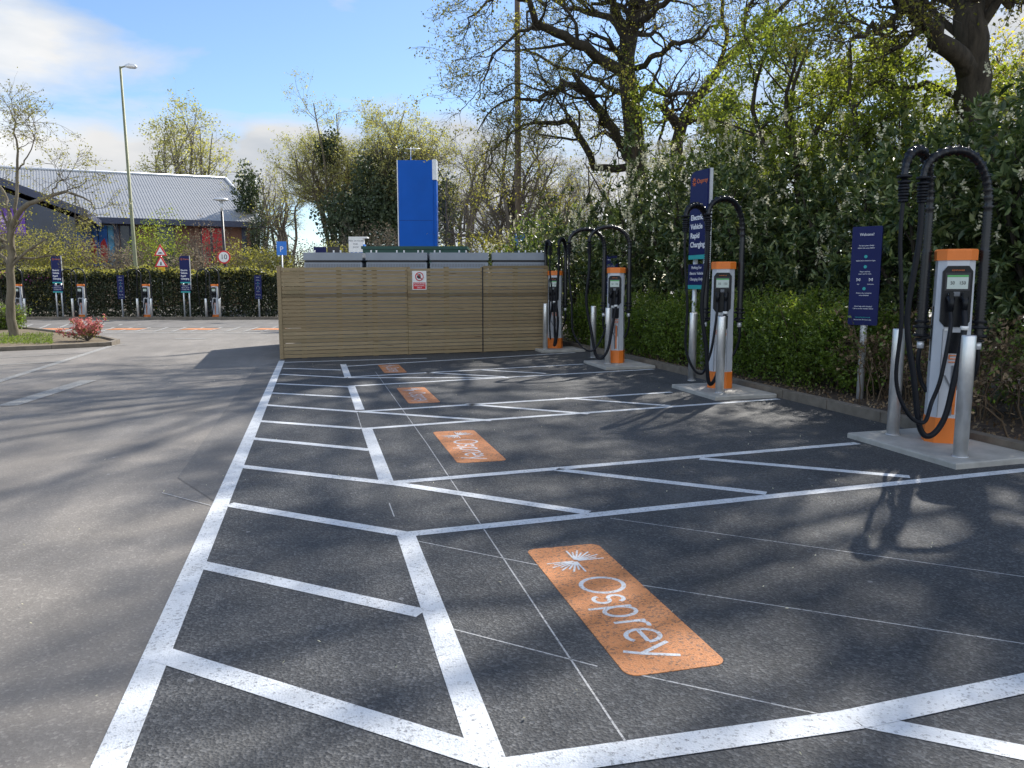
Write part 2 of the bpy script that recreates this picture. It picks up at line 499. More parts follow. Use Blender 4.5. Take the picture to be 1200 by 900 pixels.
class MB:
    def __init__(s):
        s.v, s.f, s.sm = [], [], []

    def add(s, v, f, smooth=False):
        n = len(s.v)
        s.v += [tuple(p) for p in v]
        s.f += [tuple(i + n for i in q) for q in f]
        s.sm += [smooth] * len(f)
        return s

    def box(s, a, b, rot=None, c=None):
        x0, y0, z0 = a
        x1, y1, z1 = b
        v = [Vector(p) for p in ((x0, y0, z0), (x1, y0, z0), (x1, y1, z0), (x0, y1, z0), (x0, y0, z1), (x1, y0, z1), (x1, y1, z1), (x0, y1, z1))]
        if rot is not None:
            cc = Vector(c) if c else Vector((0, 0, 0))
            v = [rot @ (p - cc) + cc for p in v]
        return s.add(v, [(0, 3, 2, 1), (4, 5, 6, 7), (0, 1, 5, 4), (1, 2, 6, 5), (2, 3, 7, 6), (3, 0, 4, 7)])

    def prism(s, poly, z0, z1, top=None, smooth=False):    # poly in xy, optional other polygon at the top
        n = len(poly)
        t = top or poly
        v = [(x, y, z0) for x, y in poly] + [(x, y, z1) for x, y in t]
        s.add(v, [tuple(range(n))[::-1], tuple(range(n, 2 * n))])
        m = len(s.v) - 2 * n
        for i in range(n):
            j = (i + 1) % n
            s.f.append((m + i, m + j, m + n + j, m + n + i))
            s.sm.append(smooth)
        return s

    def plate(s, poly, y0, y1):                  # polygon in xz, extruded along y
        n = len(poly)
        v = [(x, y0, z) for x, z in poly] + [(x, y1, z) for x, z in poly]
        f = [tuple(range(n)), tuple(range(n, 2 * n))[::-1]]
        for i in range(n):
            j = (i + 1) % n
            f.append((i, n + i, n + j, j))
        return s.add(v, f)

    def tube(s, pts, rad, sides=10, cap=True):
        pts = [Vector(p) for p in pts]
        n = len(pts)
        if isinstance(rad, (int, float)):
            rad = [rad] * n
        base = len(s.v)
        u = None
        for i, p in enumerate(pts):
            t = (pts[min(i + 1, n - 1)] - pts[max(i - 1, 0)])
            t.normalize()
            if u is None:
                u = t.orthogonal().normalized()
            else:
                u = (u - t * u.dot(t))
                u = u.normalized() if u.length > 1e-6 else t.orthogonal().normalized()
            w = t.cross(u)
            for k in range(sides):
                a = 2 * PI * k / sides
                s.v.append(tuple(p + (u * math.cos(a) + w * math.sin(a)) * rad[i]))
        for i in range(n - 1):
            for k in range(sides):
                a, b = base + i * sides + k, base + i * sides + (k + 1) % sides
                s.f.append((a, b, b + sides, a + sides))
                s.sm.append(True)
        if cap:
            s.f.append(tuple(base + k for k in range(sides))[::-1])
            s.f.append(tuple(base + (n - 1) * sides + k for k in range(sides)))
            s.sm += [False, False]
        return s

    def build(s, name, mat, parent=None, loc=None, rz=0):
        me = bpy.data.meshes.new(name)
        me.from_pydata(s.v, [], s.f)
        me.polygons.foreach_set('use_smooth', s.sm)
        me.update()
        me.materials.append(mat)
        o = bpy.data.objects.new(name, me)
        COL.objects.link(o)
        if parent is not None:
            o.parent = parent
        if loc is not None:
            o.location = loc
        o.rotation_euler[2] = rz
        return o


def tag(o, label=None, cat=None, group=None, kind=None):
    if label: o['label'] = label
    if cat: o['category'] = cat
    if group: o['group'] = group
    if kind: o['kind'] = kind
    return o


def empty(name, loc=(0, 0, 0), rz=0, label=None, cat=None, group=None):
    o = bpy.data.objects.new(name, None)
    COL.objects.link(o)
    o.location = loc
    o.rotation_euler[2] = rz
    o.empty_display_size = 0.2
    return tag(o, label, cat, group)


def copy_tree(o, parent=None):
    c = o.copy()
    COL.objects.link(c)
    if parent is not None:
        c.parent = parent
    for ch in [x for x in ALLCH(o)]:
        copy_tree(ch, c)
    return c


def ALLCH(o):
    return [x for x in bpy.data.objects if x.parent == o]


_tcache = {}


def text(s, size, mat, parent, loc, width=None, align='CENTER', name='lettering', depth=0.0015, bold=0.0, rot=None):
    """text lying on a vertical plate that faces local -Y"""
    key = (s, size, width, align, depth, bold)
    if key not in _tcache:
        cu = bpy.data.curves.new('t', 'FONT')
        cu.body = s
        cu.size = size
        cu.align_x = align
        cu.align_y = 'CENTER'
        cu.extrude = depth
        cu.offset = bold
        cu.resolution_u = 3
        ob = bpy.data.objects.new('t', cu)
        COL.objects.link(ob)
        dg = bpy.context.evaluated_depsgraph_get()
        me = bpy.data.meshes.new_from_object(ob.evaluated_get(dg))
        bpy.data.objects.remove(ob)
        bpy.data.curves.remove(cu)
        if width:
            xs = [v.co.x for v in me.vertices]
            w = max(xs) - min(xs)
            for v in me.vertices:
                v.co.x *= width / w
        me.name = name
        _tcache[key] = me
    me = _tcache[key].copy()
    me.materials.clear()
    me.materials.append(mat)
    o = bpy.data.objects.new(name, me)
    COL.objects.link(o)
    o.parent = parent
    o.location = loc
    o.rotation_euler = rot if rot is not None else (PI / 2, 0, 0)
    return o


# ------------------------------------------------------------------ foliage helpers
def unit(a):
    return a / np.maximum(np.linalg.norm(a, axis=-1, keepdims=True), 1e-9)


def leaves(name, C, size, aspect, mat, parent, rng, fold=False, droop=0.0, upn=0.0, dirs=None, dirw=0.0):
    C = np.asarray(C, dtype=np.float64)
    n = len(C)
    a = rng.normal(size=(n, 3))
    if dirs is not None:
        a = unit(a) * (1 - dirw) + dirs * dirw
    a[:, 2] -= droop
    a = unit(a)
    b = rng.normal(size=(n, 3))
    b = unit(np.cross(a, b + 0))
    if upn:
        nrm = np.cross(a, b)
        nrm[:, 2] += upn * np.sign(nrm[:, 2] + 1e-6)
        nrm = unit(nrm)
        b = unit(np.cross(nrm, a))
    L = size * rng.uniform(0.65, 1.3, size=(n, 1))
    Wd = L * aspect
    if not fold:
        V = np.stack([C - a * L / 2, C + b * Wd / 2, C + a * L / 2, C - b * Wd / 2], 1).reshape(-1, 3)
        Fq = np.arange(4 * n).reshape(n, 4)
    else:
        nn = np.cross(a, b)
        V = np.stack([C - a * L / 2, C + b * Wd / 2 - a * L * .12 + nn * Wd * .22, C + b * Wd * .42 + a * L * .22 + nn * Wd * .2, C + a * L / 2 - nn * L * .1,
                      C - b * Wd * .42 + a * L * .22 + nn * Wd * .2, C - b * Wd / 2 - a * L * .12 + nn * Wd * .22], 1).reshape(-1, 3)
        k = np.arange(n)[:, None] * 6
        Fq = np.concatenate([k + np.array([[0, 1, 2, 3]]), k + np.array([[0, 3, 4, 5]])], 0)
    return mesh_np(name, V, Fq, mat, parent)


def kids(PT, PR, k, length, rr, n, ang, wob, up, rng, tmin=0.2, lsd=0.3, bias=None, minr=0.003, tmax=1.0):
    P, m, _ = PT.shape
    idx = np.repeat(np.arange(P), k)
    Q = len(idx)
    t = rng.uniform(tmin, tmax, Q)
    s = t * (m - 1)
    i = np.minimum(s.astype(int), m - 2)
    fr = (s - i)[:, None]
    A, B = PT[idx, i], PT[idx, i + 1]
    pos = A + (B - A) * fr
    tan = unit(B - A)
    rad = PR[idx, i] * (1 - fr[:, 0]) + PR[idx, i + 1] * fr[:, 0]
    perp = unit(np.cross(tan, rng.normal(size=(Q, 3))))
    an = np.radians(rng.uniform(ang[0], ang[1], Q))[:, None]
    d = unit(tan * np.cos(an) + perp * np.sin(an))
    if bias is not None:
        d = unit(d + np.asarray(bias))
    L = length * (1 - 0.45 * t) * np.exp(rng.normal(size=Q) * lsd)
    st = (L / (n - 1))[:, None]
    out = [pos]
    for _ in range(n - 1):
        d = unit(d + rng.normal(size=(Q, 3)) * wob + np.array([0, 0, up]))
        out.append(out[-1] + d * st)
    NP = np.stack(out, 1)
    r0 = np.maximum(rad * rr, minr)
    NR = r0[:, None] * np.linspace(1, 0.35, n)[None, :]
    return NP, NR


def tubes_np(PT, PR, sides):
    P, n, _ = PT.shape
    T = np.empty_like(PT)
    T[:, 1:-1] = PT[:, 2:] - PT[:, :-2]
    T[:, 0] = PT[:, 1] - PT[:, 0]
    T[:, -1] = PT[:, -1] - PT[:, -2]
    T = unit(T)
    ref = unit(np.cross(unit(PT[:, -1] - PT[:, 0]), np.array([0.31, 0.77, 0.55])))[:, None, :]
    U = unit(ref - T * (ref * T).sum(-1, keepdims=True))
    Wv = np.cross(T, U)
    a = np.arange(sides) * 2 * PI / sides
    V = PT[:, :, None, :] + (U[:, :, None, :] * np.cos(a)[None, None, :, None] + Wv[:, :, None, :] * np.sin(a)[None, None, :, None]) * PR[:, :, None, None]
    base = np.arange(P)[:, None, None] * n * sides + np.arange(n - 1)[None, :, None] * sides
    k = np.arange(sides)[None, None, :]
    k2 = (k + 1) % sides
    Fq = np.stack([base + k, base + k2, base + k2 + sides, base + k + sides], -1).reshape(-1, 4)
    return V.reshape(-1, 3), Fq


def wood(name, sets, mat, parent):
    Vs, Fs, off = [], [], 0
    for PT, PR, sides in sets:
        V, Fq = tubes_np(PT, PR, sides)
        Vs.append(V)
        Fs.append(Fq + off)
        off += len(V)
    return mesh_np(name, np.concatenate(Vs), np.concatenate(Fs), mat, parent, True)


def resample(pts, rad, n, wob=0.0, rng=None):
    pts = np.asarray(pts, dtype=float)
    rad = np.asarray(rad, dtype=float)
    # Catmull-Rom through the points
    P = np.vstack([2 * pts[0] - pts[1], pts, 2 * pts[-1] - pts[-2]])
    out, ro = [], []
    m = len(pts) - 1
    for q in np.linspace(0, m, n):
        i = min(int(q), m - 1)
        t = q - i
        p0, p1, p2, p3 = P[i], P[i + 1], P[i + 2], P[i + 3]
        out.append(0.5 * ((2 * p1) + (-p0 + p2) * t + (2 * p0 - 5 * p1 + 4 * p2 - p3) * t * t + (-p0 + 3 * p1 - 3 * p2 + p3) * t ** 3))
        ro.append(rad[i] + (rad[i + 1] - rad[i]) * t)
    out = np.array(out)
    if wob:
        w = rng.normal(size=out.shape) * wob
        w[0] = 0
        out += w
    return out, np.array(ro)


def spline(pts, n=40):
    return [tuple(p) for p in resample(pts, [1] * len(pts), n)[0]]


def blob_points(rng, n, c, r, lump=0.22, inner=0.55, seedv=None):
    """points filling the outer shell of a lumpy ellipsoid"""
    d = unit(rng.normal(size=(n, 3)))
    ph = rng.uniform(0, 6.28, (6, 3)) if seedv is None else seedv
    k = np.zeros(n)
    for j in range(6):
        w = rng.integers(2, 6, 3)
        k += np.sin(d[:, 0] * w[0] + ph[j, 0]) * np.sin(d[:, 1] * w[1] + ph[j, 1]) * np.sin(d[:, 2] * w[2] + ph[j, 2])
    rr = (1 + lump * k / 1.6) * rng.uniform(inner ** 2, 1.0, n) ** 0.5
    return np.asarray(c) + d * rr[:, None] * np.asarray(r), d


# ------------------------------------------------------------------ ground
def ground_sheet(name, mat, poly, dz, sub=None):
    mb = MB()
    mb.add([(p[0], p[1], gz(p[0], p[1]) + dz) for p in poly], [tuple(range(len(poly)))])
    return tag(mb.build(name, mat), kind='structure')


def strip(mb, a, b, w, dz, ext=0.0, steps=1, w2=None):
    a, b = Vector((a[0], a[1])), Vector((b[0], b[1]))
    d = (b - a).normalized()
    a = a - d * ext
    b = b + d * ext
    nrm = Vector((-d.y, d.x))
    for i in range(steps):
        p, q = a.lerp(b, i / steps), a.lerp(b, (i + 1) / steps)
        wa = w / 2
        wb = (w2 or w) / 2
        v = [p - nrm * wa, q - nrm * wb, q + nrm * wb, p + nrm * wa]
        mb.add([(x.x, x.y, gz(x.x, x.y) + dz) for x in v], [(0, 1, 2, 3)])


# ground: one sheet to the horizon
xs = [-600, -200, -80, -40, -20, -10, 0, 10, 20, 40, 80, 200, 600]
ys = [-60, -20, 0, 10, 18, 20, 22, 24, 26, 28, 30, 32, 34, 36, 40, 60, 100, 200, 900]
gm = MB()
gv = [(x, y, gz(x, y)) for y in ys for x in xs]
gf = [(j * len(xs) + i, j * len(xs) + i + 1, (j + 1) * len(xs) + i + 1, (j + 1) * len(xs) + i) for j in range(len(ys) - 1) for i in range(len(xs) - 1)]
gm.add(gv, gf)
tag(gm.build('ground', M['old']), kind='structure')

ground_sheet('tarmac_bays', M['new'], [(-0.70, -3), (5.98, -3), (5.98, 4), (5.98, 19.4), (-0.70, 19.4)], 0.004)
pa, pb, pc = G(300, 430), G(208, 560), G(262, 595)
ground_sheet('tarmac_patch', M['patch'], [(pb.x, pb.y), (pc.x, pc.y), (-0.62, 5.6), (-0.62, 15.9), (pa.x, pa.y)], 0.003)

# planting bed behind the kerb
bed = [(6.10, -3), (16, -3), (30, 30), (22, 48), (6.6, 30), (6.10, 18)]
ground_sheet('planting_bed', M['soil'], bed, 0.06)
kb = MB()
y = -3.0
while y < 19:
    kb.box((5.975, y + 0.006, -0.05), (6.105, y + 0.909, 0.115))
    y += 0.915
tag(kb.build('kerb', M['kerb']), kind='structure')

# bay markings: long lines, bay ends, cross lines, hatches
lm = MB()
z1, z2, z3 = 0.0056, 0.0060, 0.0064
W1 = 0.11
strip(lm, (-0.67, 0.3), (-0.67, 15.9), W1, z1)
for y0, y1 in ((2.20, 4.56), (5.76, 8.12), (9.34, 11.6), (12.75, 14.9)):
    strip(lm, (0.49, y0), (0.49, y1), W1, z2)
strip(lm, (0.49, -2), (0.49, 1.0), W1, z2)


def L(a, b, w=0.085, z=z3):
    p, q = G(*a), G(*b)
    strip(lm, p, q, w, z)


L((575, 906), (1000, 845), 0.115, 0.0076)
L((1000, 845), (1240, 794), 0.115, 0.0078)
for i, (a, b) in enumerate([((478, 627), (1215, 550)), ((452, 567), (1005, 520)), ((428, 503), (912, 468)), ((420, 483), (787, 460)),
             ((409, 453), (766, 433)), ((404, 442.5), (684, 427)), ((400, 430), (674, 413.5)), ((333, 425), (500, 420)),
             ((188, 768), (580, 892)), ((232, 662), (494, 720)), ((268, 592), (474, 627)), ((280, 547), (466, 568)),
             ((290, 514), (434, 528)), ((303, 494), (424, 503)), ((310, 475), (420, 483)), ((318, 461), (412, 466)),
             ((324, 450), (412, 454)), ((329, 439), (406, 443)), ((332, 432), (400, 434)),
             ((466, 568), (690, 602)), ((424, 483), (576, 493.5)), ((408, 443), (596, 443)),
             ((652, 551), (898, 579)), ((820, 538), (1066, 559.5)), ((545, 474), (690, 485.5)), ((662, 467), (785, 476)),
             ((500, 437), (592, 442)), ((565, 434), (640, 438)), ((1010, 846), (1230, 890))]):
    L(a, b, 0.11 if i == 8 else 0.095, 0.0063 + 0.00015 * (i % 7))
tag(lm.build('bay_markings', M['white']), kind='structure')

cm_ = MB()
for a, b in [((738, 878), (500, 520)), ((500, 520), (440, 436)), ((490, 635), (735, 684)), ((735, 684), (1230, 760)), ((715, 608), (1230, 681)),
             ((530, 738), (700, 782)), ((740, 790), (960, 838)), ((190, 578), (258, 596)),
             ((456, 590), (462, 606)), ((418, 483), (424, 503))]:
    p, q = G(*a), G(*b)
    strip(cm_, p, q, 0.008, 0.0046)
tag(cm_.build('chalk_lines', M['chalk']), kind='structure')

om = MB()
for a, b, w in [((-10, 450), (132, 405), 0.14), ((8, 476), (104, 446), 0.26), ((0, 428), (70, 424), 0.1), ((0, 420), (110, 413), 0.07), ((132, 405), (150, 404), 0.1),
                ((205, 397), (242, 397), 0.3)]:
    p, q = G(*a), G(*b)
    strip(om, p, q, w, 0.006)
for a, b, w in [((20, 389.5), (326, 390.5), 0.35), ((60, 385), (326, 387), 0.15)]:
    p, q = G(*a), G(*b)
    strip(om, p, q, w, 0.006, steps=8)
for i in range(16):
    a = 12 + i * 21
    p, q = G(a, 389), G(a + 26, 380)
    strip(om, p, q, 0.12, 0.010, steps=3)
tag(om.build('old_markings', M['fadewhite']), kind='structure')

# far dark bays strip
fb = [G(-40, 384), G(330, 384), at(330, 372, 40), at(-40, 372, 41)]
ground_sheet('far_bays', M['patch'], [(p.x, p.y) for p in fb], 0.003)


# ------------------------------------------------------------------ orange bay panels with lettering
def ribbon(mb, pts, w, z):
    pts = [Vector((p[0], p[1])) for p in pts]
    n = len(pts)
    vs = []
    for i in range(n):
        d = (pts[min(i + 1, n - 1)] - pts[max(i - 1, 0)]).normalized()
        nn = Vector((-d.y, d.x)) * w / 2
        vs += [pts[i] - nn, pts[i] + nn]
    mb.add([(p.x, p.y, z) for p in vs], [(2 * i, 2 * i + 2, 2 * i + 3, 2 * i + 1) for i in range(n - 1)])


def arc(cx, cy, rx, ry, a0, a1, n=20):
    return [(cx + rx * math.cos(math.radians(a0 + (a1 - a0) * i / n)), cy + ry * math.sin(math.radians(a0 + (a1 - a0) * i / n))) for i in range(n + 1)]


def bay_panel(x0, x1, ya, yb, label):
    """ya far end, yb near end; writing runs from far to near with its top towards +X"""
    root = empty('painted_panel', ((x0 + x1) / 2, (ya + yb) / 2, 0), 0, label, 'floor marking', 'orange painted panels on the bays')
    w, l = x1 - x0, ya - yb
    r = 0.055
    poly = []
    for cx, cy, a in ((w / 2 - r, l / 2 - r, 0), (-w / 2 + r, l / 2 - r, 90), (-w / 2 + r, -l / 2 + r, 180), (w / 2 - r, -l / 2 + r, 270)):
        poly += arc(cx, cy, r, r, a, a + 90, 6)
    MB().prism(poly, 0.0042, 0.0064).build('paint_panel', M['orangepaint'], root)
    lt = MB()
    s = l / 1.48

    def T(u, v):                       # u along the writing, v up
        return (v, l / 2 - u)
    z = [0.0068]

    def st(pts, wd=0.021):
        z[0] += 0.0001
        ribbon(lt, [T(a * s, b) for a, b in pts], wd, z[0])
    v0 = -0.088                        # baseline
    X = 0.15                           # x-height
    st(arc(0.597, v0 + 0.108, 0.098, 0.108, 0, 360, 44), .023)
    sx = 0.768
    st([(sx + 0.036, v0 + X - 0.030)] + arc(sx, v0 + X * .74, 0.037, X * .25, 40, 250, 12) + arc(sx, v0 + X * .26, 0.040, X * .26, 70, -140, 12) + [(sx - .036, v0 + .03)])
    st([(0.862, v0 - 0.062), (0.862, v0 + X)])
    st(arc(0.862 + 0.052, v0 + X / 2, 0.052, X / 2, -180, 180, 30))
    st([(1.024, v0), (1.024, v0 + X)])
    st(arc(1.024 + 0.042, v0 + X * .56, 0.042, X * .42, 180, 62, 10))
    ex = 1.168
    st([(ex - 0.058, v0 + X / 2), (ex + 0.056, v0 + X / 2)])
    st(arc(ex, v0 + X / 2, 0.060, X / 2, 0, 312, 26))
    st([(1.245, v0 + X), (1.318, v0 + 0.005)])
    st([(1.371, v0 + X), (1.318, v0), (1.285, v0 - 0.065)])
    lt.build('lettering', M['letterpaint'], root)
    # burst emblem
    em = MB()
    c = (0.245, 0.0)
    for k in range(9):
        for side in (0, 180):
            a = math.radians(side + 92 + k * 11)
            d = (math.cos(a), math.sin(a))
            q0, q1 = 0.015, 0.165 - (0.03 if k % 2 else 0)
            z[0] += 0.00006
            ribbon(em, [T((c[0] + d[0] * q0) * s, c[1] + d[1] * q0), T((c[0] + d[0] * q1) * s, c[1] + d[1] * q1)], 0.011, z[0])
    em.build('emblem', M['letterpaint'], root)
    return root


bay_panel(1.12, 1.55, 4.07, 2.59, 'worn orange painted panel with white lettering on the nearest bay')
bay_panel(1.13, 1.56, 7.72, 6.28, 'orange painted lettering panel on the second bay, level with the hatching')
bay_panel(1.12, 1.53, 11.22, 9.70, 'orange lettering panel on the third bay from the camera')
bay_panel(1.12, 1.51, 14.60, 13.22, 'smallest near orange panel, on the bay just before the timber screen')
names4 = ['faded orange strip on the far bays beside the young tree', 'faded orange strip on the far bays behind the red shrub',
          'faded orange strip on the far bays below the middle tall sign', 'faded orange strip on the far bays next to the timber screen']
for i, (pxx, nm) in enumerate(zip((60, 148, 234, 318), names4)):
    p = G(pxx, 386)
    mb = MB()
    a, b = G(pxx - 17, 386.5), G(pxx + 17, 386.5)
    q = Vector((b.x - a.x, b.y - a.y)).normalized()
    root = empty('painted_panel', (p.x, p.y, gz(p.x, p.y)), math.atan2(q.y, q.x), nm, 'floor marking', 'orange painted panels on the far bays')
    mb.box((-0.62, -0.42, 0.013), (0.62, 0.42, 0.017))
    mb.build('paint_panel', M['orangepaint'], root)


# ------------------------------------------------------------------ chargers
def rounded_rect(w, h, c, n=1):
    return [(-w / 2 + c, -h / 2), (w / 2 - c, -h / 2), (w / 2, -h / 2 + c), (w / 2, h / 2 - c), (w / 2 - c, h / 2), (-w / 2 + c, h / 2), (-w / 2, h / 2 - c), (-w / 2, -h / 2 + c)]


def charger(loc, rz, arms, label, group, seed=0):
    """front faces local -Y. arms: per side (dir angle, reach, rise)"""
    rg = random.Random(seed)
    root = empty('ev_charger', loc, rz, label, 'ev charger', group)
    front = rounded_rect(0.355, 0.30, 0.075)
    foot = rounded_rect(0.40, 0.34, 0.08)
    b0 = [(x * 1.06, y * 1.06) for x, y in front]
    MB().prism(foot, 0, 0.235, [(x * .97, y * .97) for x, y in foot]).build('base_cover', M['orange'], root)
    body = MB().prism(b0, 0.235, 1.665, front)
    body.build('body', M['casing'], root)
    cap = MB().prism([(x * 1.10, y * 1.10) for x, y in front], 1.665, 1.75, [(x * 1.11, y * 1.11) for x, y in front])
    cap.prism([(x * 1.11, y * 1.11) for x, y in front], 1.7501, 1.765, [(x * 1.05, y * 1.05) for x, y in front])
    cap.build('top_cap', M['orange'], root)
    # black face plate with chamfered corners, bent back with the body's chamfers
    fp = MB()
    fp.plate([(-0.095, 1.07), (0.095, 1.07), (0.142, 1.12), (0.142, 1.565), (0.10, 1.615), (-0.10, 1.615), (-0.142, 1.565), (-0.142, 1.12)], -0.174, -0.13)
    pl = fp.build('face_plate', M['black'], root)
    fr = MB()
    fr.box((-0.118, -0.178, 1.395), (0.118, -0.1745, 1.555))
    fr.build('screen_bezel', M['blackpaint'], pl)
    MB().box((-0.10, -0.181, 1.41), (0.10, -0.1785, 1.515)).build('screen', M['screen'], pl)
    MB().box((-0.10, -0.181, 1.517), (0.10, -0.1785, 1.533)).build('status_bar', M['green'], pl)
    text('50', 0.042, M['blackpaint'], pl, (-0.048, -0.1825, 1.462), name='screen_digits')
    text('150', 0.042, M['blackpaint'], pl, (0.045, -0.1825, 1.462), name='screen_digits')
    text('KEMPOWER', 0.018, M['otext'], pl, (0.0, -0.175, 1.575), name='maker_lettering', width=0.12)
    for s in (-1, 1):
        h = MB()
        h.tube([(s * 0.065, -0.15, 1.33), (s * 0.065, -0.188, 1.33)], 0.028, 14)
        h.build('holster', M['darkgrey'], pl)
        h = MB()
        h.tube([(s * 0.07, -0.17, 1.36), (s * 0.07, -0.187, 1.36)], 0.011, 10)
        h.build('button', M['silver'], pl)
    # lower recess, side vents, artwork
    MB().plate([(-0.05, 0.83), (0.08, 0.83), (0.10, 0.85), (0.10, 1.02), (-0.05, 1.02)], -0.1665, -0.12).build('lower_recess', M['black'], root)
    for s in (-1, 1):
        MB().box((s * 0.183 - 0.008, -0.035, 0.75), (s * 0.183 + 0.008, -0.02, 1.25)).build('side_slot', M['black'], root)
    a = MB()
    yy = -0.168
    a.box((0.035, yy, 0.27), (0.062, -0.15, 0.70))
    for k, zz in enumerate((0.815, 0.785, 0.755)):
        a.box((-0.03, yy, zz - 0.008), (0.085, -0.15, zz + 0.0))
    a.box((0.076, yy - .0005, 0.757), (0.0855, -0.15, 0.785))
    a.box((-0.031, yy - .0005, 0.785), (-0.021, -0.15, 0.813))
    a.build('orange_artwork', M['orange'], root)
    g = MB()
    g.box((0.006, yy + .0005, 0.26), (0.028, -0.15, 0.50))
    g.add([(0.006, yy, 0.50), (0.028, yy, 0.50), (-0.05, yy, 0.63), (-0.072, yy, 0.63)], [(0, 1, 2, 3)])
    g.box((0.006, yy + .0005, 0.55), (0.028, -0.15, 0.72))
    g.box((0.068, yy + .0005, 0.50), (0.082, -0.15, 0.69))
    g.build('grey_artwork', M['darkgrey'], root)
    text('S', 0.10, M['otext'], root, (-0.06, -0.1672, 0.79), name='lettering')
    dl = MB()
    dl.box((-0.1045, -0.1685, 0.245), (-0.1015, -0.15, 1.05))
    dl.box((0.1015, -0.1685, 0.245), (0.1045, -0.15, 1.05))
    dl.build('door_seam', M['darkgrey'], root)
    MB().tube([(0.08, -0.15, 1.035), (0.08, -0.169, 1.035)], 0.009, 10).build('door_lock', M['silver'], root)
    MB().box((-0.09, -0.1695, 1.035), (-0.02, -0.15, 1.055)).build('rating_label', M['signwhite'], root)
    MB().box((-0.03, -0.1768, 1.345), (0.03, -0.1742, 1.385)).build('reader', M['darkgrey'], pl)
    for ch in ALLCH(root):
        ch.scale = (0.84, 0.84, 1)
    ends = []
    R = Matrix.Rotation(-rz, 3, 'Z')
    for s, (ang, reach, apex, endz) in zip((-1, 1), arms):
        d = R @ Vector((math.cos(math.radians(ang)), math.sin(math.radians(ang)), 0))       # compass angle in world terms
        p0 = Vector((s * 0.235, 0.03, 0))
        path, rad = [], []
        z = 0.98
        while z < 2.10:
            path.append(p0 + Vector((0, 0, z)))
            rad.append(0.050 if z < 1.75 else 0.043)
            z += 0.0135
        n = 120
        top = 2.10
        for i in range(n + 1):
            u = i / n
            a_ = PI * (1 - u)
            xx = reach * (0.5 + 0.5 * math.cos(a_))
            zt = top if u < 0.5 else endz
            zz = zt + (apex - zt) * math.sin(a_) ** 0.85
            path.append(p0 + d * xx + Vector((0, 0, zz)))
            rad.append(0.040 - 0.010 * u)
        rad2 = [r * (1.05 if i % 2 else 0.70) * (1.32 if i > 83 and i % 5 == 0 else 1) for i, r in enumerate(rad)]
        arm = MB().tube(path, rad2, 12).build('hose_arm', M['hose'], root)
        cl = MB()
        for zz, rr in ((1.05, 0.075), (1.10, 0.062), (0.97, 0.07), (0.93, 0.05)):
            cl.tube([p0 + Vector((0, 0, zz)), p0 + Vector((0, 0, zz + 0.022))], rr, 14)
        cl.box(tuple(Vector((min(0.145 * s, p0.x), -0.02, 1.05))), tuple(Vector((max(0.145 * s, p0.x), 0.07, 1.075))))
        cl.box(tuple(Vector((min(0.145 * s, p0.x), -0.02, 0.95))), tuple(Vector((max(0.145 * s, p0.x), 0.07, 0.975))))
        cl.build('bracket', M['rubber'], root)
        gl = MB().tube([p0 + Vector((0, 0, 0.86)), p0 + Vector((0, 0, 0.93))], 0.03, 12)
        gl.build('cable_gland', M['galv'], root)
        lp = spline([p0 + Vector((0, 0, 0.9)), p0 + Vector((s * .01, 0.0, 0.72)), p0 + Vector((-s * 0.03, 0.02, 0.55)), Vector((s * 0.155, 0.03, 0.45))], 14)
        MB().tube(lp, 0.019, 8).build('feed_cable', M['rubber'], root)
        e = p0 + d * reach
        ed = MB()
        for k, (zz, rr) in enumerate(((0, 0.058), (-0.045, 0.05), (-0.075, 0.042), (-0.10, 0.046), (-0.125, 0.04), (-0.15, 0.044), (-0.175, 0.037), (-0.2, 0.04))):
            ed.tube([e + Vector((0, 0, endz + zz)), e + Vector((0, 0, endz + zz + 0.02))], rr, 12)
        ed.tube([e + Vector((0, 0, endz - 0.2)), e + Vector((0, 0, endz))], 0.026, 10)
        ed.build('end_clamp', M['rubber'], arm)
        ends.append((s, e + Vector((0, 0, endz - 0.19)), d))
    # the charging leads
    for (s, e, d), (bow, low, rr) in zip(ends, ((0.02, 0.24, 0.0175), (0.0, 0.10, 0.026))):
        hol = Vector((s * 0.0546, -0.16, 1.33))
        ex_ = Vector((e.x, e.y, 0))
        side = Vector((s * bow, 0, 0)) * -1
        pts = [e + Vector((0, 0, .02)), e + Vector((0.0, 0, -0.35)),
               Vector((e.x, e.y, 1.15)) + Vector((-0.05 * s, 0.02, 0)),
               Vector((e.x * .9 - bow * .5, e.y * .9, 0.62)),
               Vector((e.x * .7 - bow * .2, e.y * .75 - .05, low + 0.08)),
               Vector((e.x * .45 - 0.0, e.y * .55 - 0.12, low)),
               Vector((hol.x * .6 + e.x * .25, -0.32, low + 0.16)),
               Vector((hol.x * .8 + e.x * .12, -0.31, 0.62)),
               Vector((hol.x, -0.27, 1.05)),
               hol + Vector((0, -0.055, -0.10))]
        c = MB().tube(spline(pts, 70), rr, 10)
        cab = c.build('charging_cable', M['rubber'], root)
        k = MB()
        k.tube([hol + Vector((0, 0.01, 0)), hol + Vector((0, -0.045, -0.005)), hol + Vector((0, -0.065, -0.03)), hol + Vector((0, -0.06, -0.12))], [0.031, 0.033, 0.028, 0.023], 12)
        k.box(tuple(hol + Vector((-0.017, -0.075, -0.01))), tuple(hol + Vector((0.017, -0.02, 0.045))))
        k.build('connector', M['black'], cab)
        if s == 1:
            q = Vector(pts[8])
            MB().tube([q + Vector((0, 0, 0)), q + Vector((0, 0, 0.035))], rr * 1.25, 12).build('cable_tag', M['signwhite'], cab)
    return root


